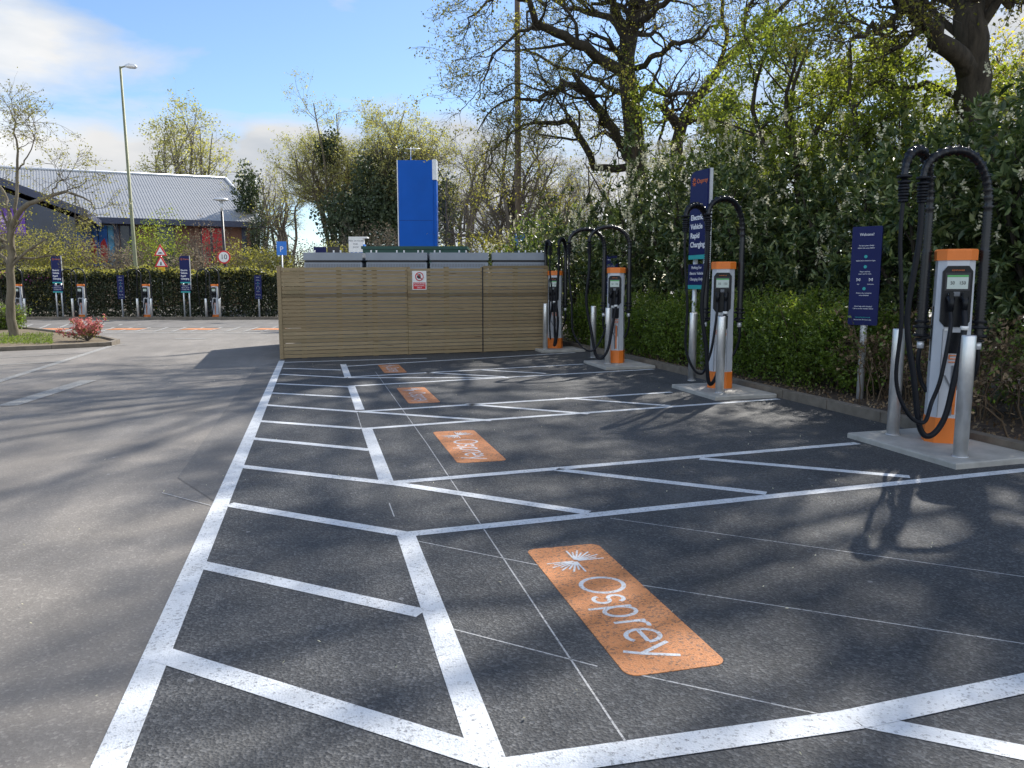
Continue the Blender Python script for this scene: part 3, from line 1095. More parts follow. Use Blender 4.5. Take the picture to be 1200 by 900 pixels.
def bollard(p, label, group, z=0.0, hh=1.05):
    root = empty('bollard', (p[0], p[1], z), 0, label, 'bollard', group)
    r = 0.057
    MB().tube([(0, 0, 0), (0, 0, hh - 0.012), (0, 0, hh)], [r, r, r * 0.93], 28).build('post', M['steel'], root)
    MB().tube([(0, 0, 0.0), (0, 0, 0.006)], r * 1.12, 28).build('foot_ring', M['galv'], root)
    return root


def pad(px0, px1, py0, py1, label, group, skew=0.0, z0=0.0):
    root = MB()
    poly = [(px0, py0), (px1, py0 + skew), (px1, py1 + skew), (px0 + 0.03, py1)]
    cx, cy = (px0 + px1) / 2, (py0 + py1) / 2
    pl = [(x - cx, y - cy) for x, y in poly]
    root.prism(pl, -0.01, 0.045)
    root.prism(pl, 0.0452, 0.055, [(x * .985, y * .985) for x, y in pl])
    o = root.build('concrete_plinth', M['concrete'], None, (cx, cy, z0))
    return tag(o, label, 'plinth', group)


RZ = math.radians(-33)
gp, gc, gb = 'concrete plinths under the chargers', 'rapid chargers along the kerb', 'steel bollards guarding the near chargers'
order = ['nearest', 'second nearest', 'third nearest', 'farthest near-side']
pads = [(5.03, 5.97, 5.05, 6.42), (5.02, 5.96, 8.95, 10.28), (4.97, 5.94, 12.72, 13.98), (4.86, 5.90, 16.35, 17.25)]
labs = ['light concrete plinth under the nearest charger at the right edge', 'concrete plinth under the charger that stands before the tall navy sign',
        'concrete plinth under the third charger, partly hidden by its bollards', 'concrete plinth at the right end of the timber screen']
for (a, b, c, d), l in zip(pads, labs):
    pad(a, b, c, d, l, gp, 0.05)
F_ = (-0.55, -0.83)
chs = [((5.66, 5.86), ((212, .75, 2.61, 2.34), (183, .75, 2.61, 2.35)), 'nearest charger, grey and orange, cables looping before its lit display, right of navy sign'),
       ((5.56, 9.80), ((218, .72, 2.52, 2.34), (203, .75, 2.60, 2.36)), 'grey charger with orange cap standing before the tall navy charging sign'),
       ((5.45, 13.50), ((190, .75, 2.46, 2.20), (178, .78, 2.50, 2.22)), 'third charger from the right, both cable arms swung wide to the left'),
       ((5.36, 16.98), ((262, .6, 2.42, 2.3), (238, .65, 2.46, 2.3)), 'charger at the right end of the timber screen, in shade')]
for i, ((x, y), arms, l) in enumerate(chs):
    charger((x, y, 0.055), RZ, arms, l, gc, i)
bl = [('left steel bollard of the nearest charger', G(1046, 509, .055)), ('right steel bollard of the nearest charger, largest in view', G(1125, 535, .055)),
      ('left steel bollard in front of the charger by the tall navy sign', G(810.5, 446, .055)), ('right steel bollard in front of the charger by the tall navy sign', G(843, 460, .055)),
      ('left bollard of the third charger from the right', G(695, 419, .055)), ('right bollard of the third charger from the right', G(712, 426, .055)),
      ('left bollard at the right end of the timber screen', G(629, 405, .055)), ('right bollard before the charger at the end of the timber screen', G(639, 409, .055))]
for l, p in bl:
    bollard(p, l, gb, 0.055, 1.03)


# ------------------------------------------------------------------ navy signs
def info_sign(p, rz, label, z=0.0, s=1.0):
    root = empty('info_sign', (p[0], p[1], z), rz, label, 'sign', 'slim navy information signs')
    MB().tube([(0, 0.03, 0), (0, 0.03, 1.9)], 0.042, 16).build('post', M['galv'], root)
    w = 0.178
    t0, t1 = 1.0, 2.22
    poly = [(-w + .01, t0), (w - .01, t0), (w, t0 + .01), (w, t1 - .01), (w - .01, t1), (-w + .01, t1), (-w, t1 - .01), (-w, t0 + .01)]
    pn = MB().plate(poly, -0.035, -0.013).build('panel', M['navy'], root)
    for s_, sz, zz in (('Welcome!', 0.058, 2.12), ('To start your charge', 0.026, 1.985), ('follow the steps below', 0.026, 1.955), ('Select your connector type', 0.025, 1.80),
                       ('Plug in and tap', 0.025, 1.665), ('your card to start', 0.025, 1.637), ('App', 0.02, 1.51), ('Contactless', 0.02, 1.51), ('Return the connector', 0.025, 1.40),
                       ('when finished', 0.025, 1.372), ('Need help with charging?', 0.025, 1.235), ('Call us on the number below', 0.025, 1.207), ('ospreycharging.co.uk', 0.026, 1.10), ('We are here 24 hours a day', 0.022, 1.068)):
        xx = {'App': -0.075, 'Contactless': 0.075}.get(s_, 0)
        text(s_, sz * .84, M['teal'] if 'osprey' in s_ else M['wtext'], pn, (xx, -0.0365, zz), name='lettering', width=0.17 if sz == 0.058 else None)
    dm = MB()
    for zz in (1.85, 1.725, 1.455):
        dm.tube([(0, -0.036, zz), (0, -0.0385, zz)], 0.02, 14)
    dm.build('step_dot', M['teal'], pn)
    for sx in (-0.075, 0.075):
        ic = MB()
        for a, b in (((-.02, -.018), (-.02, .018)), ((.02, -.018), (.02, .018)), ((-.02, -.018), (.02, .018)), ((-.02, .018), (.02, -.018))):
            ic.tube([(sx + a[0], -0.037, 1.565 + a[1]), (sx + b[0], -0.037, 1.565 + b[1])], 0.003, 5)
        ic.build('icon', M['wtext'], pn)
    return root


def totem(p, rz, label, z=0.0, hh=1.0):
    root = empty('charging_totem', (p[0], p[1], z), rz, label, 'sign', 'tall navy charging signs')
    for s in (-1, 1):
        MB().tube([(s * 0.16, 0, 0), (s * 0.16, 0, 2.15)], 0.042, 16).build('post', M['galv'], root)
    w = 0.275
    # upper panel with curved top left
    z0, z1 = 2.02, 3.45
    poly = [(-w, z0), (w, z0), (w, z1)] + [(-w + 0.16 - 0.16 * math.sin(t), z1 - 0.11 + 0.11 * math.cos(t)) for t in np.linspace(0, PI / 2, 8)]
    pn = MB().plate(poly, -0.075, -0.045).build('upper_panel', M['navy'], root)
    MB().box((w - 0.02, -0.044, 1.60), (w + 0.022, 0.012, z1 + 0.01)).build('edge_trim', M['silver'], root)
    MB().plate([(-w + .02, z0), (w - 0.021, z0), (w - 0.021, z1 - .02), (-w + .2, z1 - .02), (-w + .02, z1 - .14)], -0.044, 0.01).build('back_panel', M['silver'], root)
    for i, s_ in enumerate(('Electric', 'Vehicle', 'Rapid', 'Charging')):
        text(s_, 0.128, M['wtext'], pn, (-w + 0.05, -0.077, 2.66 - i * 0.155), align='LEFT', name='lettering', bold=0.003)
    text('Osprey', 0.11, M['otext'], pn, (-0.06, -0.077, 3.27), align='LEFT', name='logo_lettering')
    bu = MB()
    for k in range(10):
        a = k * PI / 5 + .2
        bu.tube([(-0.15 + .02 * math.cos(a), -0.0765, 3.27 + .02 * math.sin(a)), (-0.15 + .065 * math.cos(a), -0.0765, 3.27 + .075 * math.sin(a))], 0.005, 5)
    bu.build('logo_emblem', M['otext'], pn)
    MB().box((-w, -0.0755, z0 - 0.075), (w, -0.045, z0 - 0.001)).build('teal_strip', M['teal'], root)
    l0 = 1.50
    lp = MB().box((-w, -0.075, l0), (w, -0.045, l0 + 0.36)).build('lower_panel', M['navy'], root)
    for i, s_ in enumerate(('Parking For', 'Electric Vehicle', 'Charging Only')):
        text(s_, 0.07, M['wtext'], lp, (0, -0.077, l0 + 0.30 - i * 0.10), name='lettering')
    MB().box((-w, -0.0755, l0 - 0.07), (w, -0.045, l0 - 0.001)).build('teal_strip', M['teal'], root)
    return root


info_sign((6.68, 8.30), math.radians(-58), 'slim navy welcome sign on a single post, right of centre before the laurels')
info_sign(at(716, 330, 19.3), math.radians(-40), 'navy sign peeking out above the orange cap of the third charger')
totem((6.55, 12.35), math.radians(-86), 'tall navy electric vehicle charging sign behind the second nearest charger')

# far row
def far_at(px, D=39.5):
    p = at(px, 370, D)
    return (p.x, p.y, gz(p.x, p.y))


FZ = -0.20
gfc, gfb = 'rapid chargers in the far row', 'bollards in the far row'
far_l = ['far charger at the left edge beside the young tree trunk', 'far charger to the right of the left tall sign', 'far charger between the lamp column and the middle tall sign', 'far charger to the right of the middle tall sign']
proto = None
for pxx, l in zip((24, 97, 173, 253), far_l):
    p = far_at(pxx, 39.2)
    if proto is None:
        proto = charger(p, math.radians(-14), ((200, .6, 2.5, 2.3), (185, .62, 2.55, 2.3)), l, gfc, 9)
    else:
        c = copy_tree(proto)
        c.location = p
        c['label'] = l
for pxx, l in ((30, 'bollard of the far charger at the left edge'), (86, 'left bollard of the far charger near the left tall sign'), (101, 'right bollard of the far charger near the left tall sign'),
               (162, 'left bollard of the far charger behind the lamp column'), (178, 'right bollard of the far charger behind the lamp column'),
               (242, 'left bollard of the far charger by the middle tall sign'), (258, 'right bollard of the far charger by the middle tall sign')):
    p = far_at(pxx, 38.6)
    bollard(p, l, gfb, p[2], 1.05)
for pxx, l in ((71, 'tall navy charging sign of the far row seen through the young tree'), (220, 'tall navy charging sign of the far row, in the middle')):
    p = far_at(pxx, 40.2)
    t = totem(p, math.radians(-20), l, p[2])
    t.scale = (0.95, 0.95, 0.93)
for pxx, l in ((144, 'small navy sign before the dark far hedge, left of the lamp column'), (304, 'small navy sign before the dark far hedge, near the timber screen')):
    p = far_at(pxx, 40.2)
    info_sign(p, math.radians(-14), l, p[2])
kf = MB()
a, b = at(-40, 372, 38.4), at(335, 372, 38.4)
d = Vector((b.x - a.x, b.y - a.y)).normalized()
nn = Vector((-d.y, d.x)) * 0.15
kf.prism([(a.x, a.y), (b.x, b.y), (b.x + nn.x, b.y + nn.y), (a.x + nn.x, a.y + nn.y)], -0.4, -0.08)
tag(kf.build('far_kerb', M['kerb']), kind='structure')

# ------------------------------------------------------------------ timber screen round the supply cabinets
FA, FB = G(331, 421), G(641, 410.5)
fd = Vector((FB.x - FA.x, FB.y - FA.y))
FL = fd.length
fth = math.atan2(fd.y, fd.x)
scr = empty('timber_screen', (FA.x, FA.y, 0), fth, 'slatted treated timber screen round the grey supply cabinets', 'fence')
rg = random.Random(5)


def slats(x0, x1, y0, y1, along, zt0, zt1, dark=None, pitch=0.0765, h=0.0665):
    mb = MB()
    n = int(zt0 / pitch)
    for i in range(n):
        z = 0.02 + i * pitch
        j = rg.uniform(-0.002, 0.002)
        dz0, dz1 = 0.0, (zt1 - zt0) * (i / n)
        a0 = (x0 + rg.uniform(-.004, .004))
        a1 = (x1 + rg.uniform(-.004, .004))
        hh = h + rg.uniform(-0.003, 0.002)
        if along == 'x':
            v = [(a0, y0 + j, z), (a1, y0 + j, z + dz1), (a1, y1 + j, z + dz1), (a0, y1 + j, z), (a0, y0 + j, z + hh), (a1, y0 + j, z + hh + dz1), (a1, y1 + j, z + hh + dz1), (a0, y1 + j, z + hh)]
        else:
            v = [(x0 + j, y0, z), (x1 + j, y0, z), (x1 + j, y1, z), (x0 + j, y1, z), (x0 + j, y0, z + hh), (x1 + j, y0, z + hh), (x1 + j, y1, z + hh), (x0 + j, y1, z + hh)]
        mb.add(v, [(0, 3, 2, 1), (4, 5, 6, 7), (0, 1, 5, 4), (1, 2, 6, 5), (2, 3, 7, 6), (3, 0, 4, 7)])
    return mb


HT = 1.86
cuts = [0.03, 1.16, 2.48, 3.68, 4.35, FL]
cuts = [0.03, 2.62, 4.33, FL]
for a, b in zip(cuts[:-1], cuts[1:]):
    slats(a + .003, b - .003, -0.012, 0.012, 'x', HT + 0.08 * a / FL, HT + 0.08 * b / FL).build('slat_panel', M['timber'], scr)
for xx in (0.0, 0.42, 1.16, 1.9, 2.62, 3.48, 4.33, 5.1, FL - .05):
    MB().box((xx - 0.02, 0.014, 0), (xx + 0.075, 0.10, HT + 0.05 * xx / FL)).build('batten', M['timber'], scr)
MB().box((-0.045, -0.014, 0), (0.024, 0.05, HT + 0.02)).build('corner_post', M['timber'], scr)
MB().box((cuts[2] - .02, -0.0165, 0.02), (cuts[2] + .006, -0.0135, HT + 0.03)).build('gate_gap', M['blackpaint'], scr)
rp_ = slats(-0.04, -0.016, 0.055, 4.2, 'y', HT, HT).build('slat_panel', M['timber'], scr)
rp_.rotation_euler[2] = -fth + 0.045
rp_ = slats(-0.02, 0.004, 0.11, 4.2, 'y', HT, HT).build('slat_panel', M['timber'], scr, (FL, 0, 0))
rp_.rotation_euler[2] = -fth + 0.045
slats(0, FL, 0, 0.024, 'x', HT, HT).build('slat_panel', M['timber'], scr, (4.24 * math.sin(fth - .045), 4.24 * math.cos(fth - .045), 0))
for yy in (1.4, 2.8, 4.1):
    MB().box((-0.014, yy, 0), (0.08, yy + .09, HT)).build('batten', M['timber'], scr).rotation_euler[2] = -fth + 0.045

# warning sign on the screen
ws = empty('warning_sign', (FA.x, FA.y, 0), fth, 'small white and red warning sign fixed to the timber screen', 'sign')
q = at(492, 327, 16.6)
sx = (Vector((q.x - FA.x, q.y - FA.y))).dot(fd.normalized())
bd = MB().box((sx - 0.155, -0.022, 1.40), (sx + 0.155, -0.0165, 1.80)).build('sign_board', M['signwhite'], ws)
MB().box((sx - 0.135, -0.0245, 1.415), (sx + 0.135, -0.0225, 1.555)).build('red_field', M['red'], bd)
rr_ = MB()
rr_.tube([(sx + 0.085 * math.cos(t), -0.025, 1.68 + 0.085 * math.sin(t)) for t in np.linspace(0, 2 * PI, 28)], 0.009, 6, False)
rr_.tube([(sx - 0.06, -0.0265, 1.74), (sx + 0.06, -0.0265, 1.62)], 0.008, 6)
rr_.build('prohibition_ring', M['red'], bd)
hd = MB()
hd.box((sx - 0.03, -0.0235, 1.635), (sx + 0.03, -0.0225, 1.69))
for k in range(4):
    hd.box((sx - 0.03 + k * 0.0155, -0.0235, 1.690), (sx - 0.018 + k * 0.0155, -0.0225, 1.725 + (0.01 if k in (1, 2) else 0)))
hd.box((sx - 0.05, -0.0235, 1.65), (sx - 0.032, -0.0225, 1.70))
hd.build('hand_symbol', M['blackpaint'], bd)
for i, s_ in enumerate(('AUTHORISED', 'PERSONNEL', 'ONLY')):
    text(s_, 0.042, M['wtext'], bd, (sx, -0.0255, 1.53 - i * 0.043), name='lettering')

# supply cabinets behind the screen
cabs = [(356, 424, 'grey supply cabinet behind the timber screen, leftmost of four'), (429, 500, 'grey supply cabinet left of centre behind the timber screen, under the blue pylon'),
        (504, 572, 'grey supply cabinet right of centre behind the timber screen'), (577, 640, 'grey supply cabinet behind the timber screen, nearest the laurels')]
for i, (x0, x1, l) in enumerate(cabs):
    Dn = 17.6 + i * 0.12
    a, b = at(x0, 296, Dn), at(x1, 296, Dn + .05)
    v = Vector((b.x - a.x, b.y - a.y))
    root = empty('supply_cabinet', (a.x, a.y, 0), math.atan2(v.y, v.x), l, 'cabinet', 'grey supply cabinets inside the timber screen')
    w = v.length
    zt = a.z
    MB().box((0, 0, 0.05), (w, 1.1, zt - 0.22)).build('housing', M['cabinet'], root)
    MB().box((-0.01, -0.02, zt - 0.17), (w + 0.01, 1.12, zt)).build('lid', M['cabinet'], root)
    MB().box((0.02, 0.02, zt - 0.2195), (w - .02, 1.08, zt - 0.1705)).build('lid_seal', M['blackpaint'], root)
    vt = MB()
    for k in range(int(w / 0.035) - 2):
        vt.box((0.04 + k * 0.035, -0.004, zt - 0.33), (0.056 + k * 0.035, -0.001, zt - 0.25))
    vt.build('vent', M['darkgrey'], root)
    for xx in (0.1, 0.22, w * .5, w * .62, w - 0.2, w - 0.1):
        MB().tube([(xx, 0.1, zt), (xx, 0.1, zt + 0.03), (xx, 0.1, zt + 0.055)], [0.022, 0.016, 0.02], 8).build('lifting_eye', M['signwhite'], root)
a, b = at(425, 288, 22), at(546, 288, 22)
v = Vector((b.x - a.x, b.y - a.y))
gcab = empty('green_enclosure', (a.x, a.y, gz(a.x, a.y)), math.atan2(v.y, v.x), 'dark green steel enclosure behind the grey cabinets, below the blue pylon', 'cabinet')
MB().box((0, 0, 0), (v.length, 1.5, a.z - 0.08)).build('housing', M['greencab'], gcab)
MB().box((-0.04, -0.04, a.z - 0.079), (v.length + 0.04, 1.54, a.z)).build('lid', M['greencab'], gcab)

# blue pylon
a, b = at(466, 188, 32), at(507, 189, 32)
v = Vector((b.x - a.x, b.y - a.y))
py_ = empty('blue_pylon', (a.x, a.y, gz(a.x, a.y)), math.atan2(v.y, v.x), 'tall plain blue pylon sign with a silver top corner', 'sign')
wz = a.z + .2
MB().box((0, 0, 0.1), (v.length, 0.55, wz)).build('blue_face', M['blue'], py_)
for zz in (2.6, 4.3):
    MB().box((0.01, -0.002, zz), (v.length - .02, 0.01, zz + 0.012)).build('panel_seam', M['navy'], py_)
MB().box((v.length + 0.002, 0.03, 0.1), (v.length + 0.14, 0.58, wz - 0.78)).build('side_band', M['blue'], py_)
MB().box((v.length - 0.02, -0.012, wz - 0.775), (v.length + 0.15, 0.57, wz + 0.03)).build('silver_corner', M['silver'], py_)
MB().box((-0.04, -0.01, 0.1), (-0.003, 0.5, wz)).build('edge_trim', M['silver'], py_)
MB().tube([(v.length * .35, 0.3, wz), (v.length * .35, 0.3, wz + 0.55)], 0.02, 6).tube([(v.length * .2, 0.3, wz + 0.5), (v.length * .62, 0.3, wz + 0.5)], 0.015, 6).build('aerial', M['galv'], py_)

# small blue and white sign in the distance
a = at(418, 287, 45)
r0 = empty('forecourt_sign', (a.x, a.y, gz(a.x, a.y)), -YAW, 'small blue forecourt sign with white top left of the blue pylon', 'sign')
MB().box((-0.38, 0, 0.0), (0.44, 0.5, 4.05)).build('blue_body', M['bluesign'], r0)
MB().box((-0.46, -0.02, 3.60), (0.36, 0.51, 4.40)).build('white_top', M['signwhite'], r0)
MB().box((-0.46, -0.03, 4.405), (0.62, 0.55, 4.48)).build('cap_plate', M['signwhite'], r0)
MB().box((-0.30, -0.012, 2.5), (0.3, -0.004, 3.3)).build('notice_panel', M['signwhite'], r0)
MB().box((-0.12, -0.02, 3.0), (0.26, -0.013, 3.2)).build('orange_mark', M['orange'], r0)
for k in range(3):
    text('OPEN 24 HOURS' if k == 0 else ('FUEL' if k == 1 else 'SHOP'), 0.13, M['darkgrey'], r0, (-0.05, -0.024, 4.24 - k * .18), name='lettering')

# blue notices beyond the hedge
for pxx, pyy, w_, h_, l in ((330, 291, 0.24, 0.33, 'small blue parking notice on a post left above the timber screen corner'), (609, 285, 0.16, 0.3, 'tiny blue notice beside the tall wooden pole')):
    p = at(pxx, pyy, 38 if pxx < 400 else 26)
    r1 = empty('parking_notice', (p.x, p.y, gz(p.x, p.y)), -YAW, l, 'sign')
    MB().tube([(0, 0.03, 0), (0, 0.03, p.z + 0.1)], 0.03, 8).build('post', M['galv'], r1)
    zc = p.z - gz(p.x, p.y)
    pn = MB().box((-w_, -0.02, zc - h_), (w_, 0, zc + h_)).build('panel', M['bluesign'], r1)
    text('P', h_ * 1.1, M['wtext'], pn, (0, -0.022, zc - .05), name='symbol')
p = at(377, 294, 30)
for pxx, l, mm in ((375, 'low dark blue board behind the cabinets', 'navy'), (391, 'low black board behind the cabinets, beside the blue one', 'blackpaint')):
    p = at(pxx, 294, 30)
    r1 = empty('low_board', (p.x, p.y, gz(p.x, p.y)), -YAW, l, 'sign')
    MB().box((-0.24, 0, p.z - 0.15), (0.24, 0.03, p.z + 0.32)).build('board', M[mm], r1)
    MB().box((-0.2, 0.032, 0), (-0.15, 0.08, p.z + .2)).box((0.15, 0.032, 0), (0.2, 0.08, p.z + .2)).build('post', M['galv'], r1)

# ------------------------------------------------------------------ lamp columns, road signs, pole
p = at(161, 330, 42)
lc = empty('lamp_column', (p.x, p.y, gz(p.x, p.y)), 0, 'tall weathered green lamp column rising beyond the far hedge', 'street lamp')
tp = at(141, 78, 42)
dx, dy, hz = tp.x - p.x, tp.y - p.y, tp.z + .22
MB().tube([(0, 0, 0), (dx * .15, dy * .15, 1.9), (dx * .16, dy * .16, 2.0), (dx, dy, hz)], [0.14, 0.13, 0.10, 0.06], 12).build('column', M['lampgreen'], lc)
ar = Vector((math.cos(YAW), -math.sin(YAW), 0))
t_ = Vector((dx, dy, hz))
MB().tube([t_ - Vector((0, 0, .05)), t_ + Vector((0, 0, .02)) + ar * 0.3], 0.04, 8).build('bracket', M['lampgreen'], lc)
hd = MB()
c_ = t_ + ar * 0.55
hd.tube([c_ - ar * 0.3 + Vector((0, 0, .02)), c_ - ar * 0.1 + Vector((0, 0, .03)), c_ + ar * 0.2, c_ + ar * 0.32 + Vector((0, 0, -.03))], [0.06, 0.13, 0.12, 0.05], 10)
hd.build('lantern', M['galv'], lc)

p = at(265, 330, 43)
bl_ = empty('area_lamp', (p.x, p.y, gz(p.x, p.y)), -YAW, 'black lamp post with flat disc head above the far hedge', 'street lamp')
zt = at(263, 232, 43).z + .2
MB().tube([(0, 0, 0), (0, 0, 2.5), (0, 0, 2.55), (-0.06, 0, zt - 0.7)], [0.11, 0.11, 0.085, 0.07], 12).build('post', M['blackpaint'], bl_)
MB().tube([(-0.06, 0, zt - .7), (-0.06, 0, zt - 0.15)], [0.05, 0.09], 10).build('neck', M['galv'], bl_)
MB().tube([(-0.06, 0, zt - .15), (-0.06, 0, zt - 0.09), (-0.06, 0, zt)], [0.15, 0.44, 0.30], 18).build('lamp_head', M['galv'], bl_)
rs = empty('speed_sign', (p.x, p.y, gz(p.x, p.y)), -YAW, 'round speed sign reading 10 on the black lamp post', 'sign')
zc = at(265, 301, 43).z + .2
mb = MB().tube([(0.0, -0.14, zc), (0.0, -0.16, zc)], 0.36, 28)
dsk = mb.build('red_ring', M['red'], rs)
MB().tube([(0.0, -0.161, zc), (0.0, -0.17, zc)], 0.28, 28).build('white_disc', M['signwhite'], dsk)
text('10', 0.38, M['blackpaint'], dsk, (0, -0.172, zc), name='numerals')

p = at(190, 330, 41.5)
ts = empty('triangle_sign', (p.x, p.y, gz(p.x, p.y)), -YAW, 'two red triangle warning signs above a yellow plate on one post', 'sign')
MB().tube([(0, 0.03, 0), (0, 0.03, at(190, 285, 41.5).z)], 0.035, 8).build('post', M['galv'], ts)
for k, pyy in enumerate((295, 308)):
    zc = at(190, pyy, 41.5).z + .2
    tri = MB().plate([(-0.36, zc - 0.2), (0.36, zc - 0.2), (0, zc + 0.42)], -0.02, 0).build('triangle', M['red'], ts)
    MB().plate([(-0.235, zc - 0.135), (0.235, zc - 0.135), (0, zc + 0.27)], -0.026, -0.021).build('white_field', M['signwhite'], tri)
    if k == 0:
        MB().plate([(-0.13, zc - .08), (0.13, zc - .08), (0.1, zc - 0.03), (0.0, zc + 0.0), (-0.1, zc - .03)], -0.029, -0.027).build('hump_symbol', M['blackpaint'], tri)
    else:
        MB().plate([(-0.04, zc - .1), (0.05, zc - .1), (0.03, zc + 0.08), (-0.02, zc + 0.08)], -0.029, -0.027).build('walker_symbol', M['blackpaint'], tri)
zc = at(190, 317, 41.5).z + .2
MB().box((-0.18, -0.02, zc - .15), (0.18, 0, zc + .2)).build('yellow_plate', M['yellow'], ts)

p = at(608, 330, 30)
tp = at(606, -60, 30)
MBp = MB().tube([(0, 0, 0), (tp.x - p.x, tp.y - p.y, tp.z)], [0.14, 0.10], 10)
o = MBp.build('wooden_pole', M['pole'], None, (p.x, p.y, -.1))
tag(o, 'tall thin wooden utility pole rising out of the picture left of the big oak', 'pole')

# ------------------------------------------------------------------ retail building with metal roof
e0, e1 = at(60, 252, 60), at(307, 264, 66)
EZ = 6.7
ud = Vector((e1.x - e0.x, e1.y - e0.y)).normalized()
bth = math.atan2(ud.y, ud.x)
BL = 48
B = empty('retail_building', (e1.x, e1.y, 0), bth, 'long brick retail building with a pale grey metal roof', 'building')
# local: x from -BL (left) to 0 (right gable), y depth, eaves at y=0
BD, RIDGE = 11.5, 11.6
MB().box((-BL, 0.9, -0.5), (-0.9, 2 * BD - 1, EZ - .15)).build('wall', M['brick'], B)
rf = MB()


def roofpt(x, t):                 # t 0 eave .. 1 ridge
    return (x, t * BD, EZ + t * (RIDGE - EZ))


n = 210
for i in range(n):
    x0 = -BL + i * BL / n
    x1 = x0 + BL / n
    xm = x0 + (x1 - x0) * .55
    sk = 2.2                     # ridge end stands back from the eave end
    rise = 0.032
    f = lambda x, t, z: (x - sk * t * max(0, 1 + x / BL), t * BD, EZ + t * (RIDGE - EZ) + z)
    v = [f(x0, 0, 0), f(xm, 0, 0), f(xm, 1, 0), f(x0, 1, 0), f(xm, 0, rise), f(x1, 0, rise), f(x1, 1, rise), f(xm, 1, rise), f(x1, 0, 0), f(x1, 1, 0)]
    rf.add(v, [(0, 1, 2, 3), (1, 4, 7, 2), (4, 5, 6, 7), (5, 8, 9, 6)])
rf.add([(-BL, BD, RIDGE), (-2.2, BD, RIDGE), (0, 2 * BD, EZ), (-BL, 2 * BD, EZ)], [(0, 1, 2, 3)])
rf.add([(-BL, 0, EZ - .02), (0, 0, EZ - .02), (0, 2 * BD, EZ - .02), (-BL, 2 * BD, EZ - .02)], [(0, 3, 2, 1)])
rfo = rf.build('roof', M['roof'], B)
fa = MB()
fa.box((-BL, -0.25, EZ - 0.42), (0.35, -0.02, EZ + 0.05))
fa.box((0.02, -0.02, EZ - 0.42), (0.35, 2 * BD, EZ + 0.0))
fa.build('eave_gutter', M['eave'], B)
MB().tube([(0.08, -0.1, EZ + .05), (-2.12, BD, RIDGE + .08)], 0.14, 6).build('verge_trim', M['silver'], B)
MB().tube([(-BL, BD, RIDGE + .06), (-2.1, BD, RIDGE + .08)], 0.13, 6).build('ridge_cap', M['silver'], B)
def bx(px):                                # where a picture column meets the long wall
    d, _ = ray(px, 280)
    ca, sa = math.cos(bth), math.sin(bth)
    # B.location + R*(x, .9) = t*d
    ox, oy = e1.x - sa * .9, e1.y + ca * .9
    t = (ox * sa - oy * ca) / (d.x * sa - d.y * ca)
    return (t * d.x - ox) * ca + (t * d.y - oy) * sa


for x in (bx(286), bx(266), bx(231), bx(208), bx(181), bx(156), bx(137)):
    MB().box((x - 0.18, 0.70, -0.5), (x + 0.18, 0.895, EZ - .16)).build('pilaster', M['eave'] if x > bx(270) or x < bx(170) else M['brick'], B)
for x0, x1, mm, nm in ((bx(237), bx(246), 'red', 'poster'), (bx(249), bx(263), 'red', 'poster'), (bx(186), bx(204), 'darkglass', 'window'), (bx(116), bx(126), 'posterblue', 'poster'),
                       (bx(127), bx(135), 'postersky', 'poster'), (bx(142), bx(152), 'darkglass', 'window'), (bx(103), bx(115), 'posterblue', 'poster')):
    if nm:
        w = MB().box((x0, 0.80, 3.0), (x1, 0.86, EZ - 0.5)).build(nm, M[mm], B)
        MB().box((x0 - .08, 0.865, 2.9), (x1 + .08, 0.893, EZ - 0.4)).build('frame', M['eave'], w)
        if mm == 'red' and x1 - x0 > .95:
            MB().plate([(x1 - .85, 3.02), (x1 - .05, 3.02), (x1 - 0.1, 4.6), (x1 - .3, 5.2), (x1 - .6, 4.9)], 0.77, 0.79).build('pale_shape', M['skin'], w)
        if mm == 'posterblue':
            MB().plate([(x0 + .05, 3.3), (x0 + .5, 3.2), (x0 + .6, 4.4), (x0 + .4, 5.2), (x0 + .1, 4.8)], 0.77, 0.79).build('red_shape', M['red'], w)
# entrance wing with dark gable on the left
wv = at(95, 252, 52)
Wg = empty('entrance_wing', (wv.x, wv.y, 0), bth, 'dark gabled entrance wing with a purple flower poster behind the young tree', 'building')
gz0, gz1 = 6.2, 10.6
MB().plate([(-22, -0.5), (-0.4, -0.5), (-0.4, gz0 - .3), (-11, gz1 - .5), (-22, gz0 - .3)], 0.3, 14).build('wall', M['darkglass'], Wg)
for s in (0, 1):
    mb = MB()
    xa, xb = (0.4, -11) if s == 0 else (-22.4, -11)
    mb.add([(xa, 0, gz0 - .25), (xb, 0, gz1 - .25), (xb, 14, gz1 - .25), (xa, 14, gz0 - .25), (xa, 0, gz0 + .25), (xb, 0, gz1 + .25), (xb, 14, gz1 + .25), (xa, 14, gz0 + .25)],
           [(0, 3, 2, 1), (4, 5, 6, 7), (0, 1, 5, 4), (1, 2, 6, 5), (2, 3, 7, 6), (3, 0, 4, 7)])
    mb.build('roof', M['eave'], Wg)
a = at(-12, 265, 51.8) - wv
b = at(33, 265, 51.8) - wv
Ri = Matrix.Rotation(-bth, 3, 'Z')
a, b = Ri @ a, Ri @ b
ps = MB().box((a.x, 0.2, 4.7), (b.x, 0.27, 6.4)).build('poster', M['purple'], Wg)
mb = MB()
rg = random.Random(3)
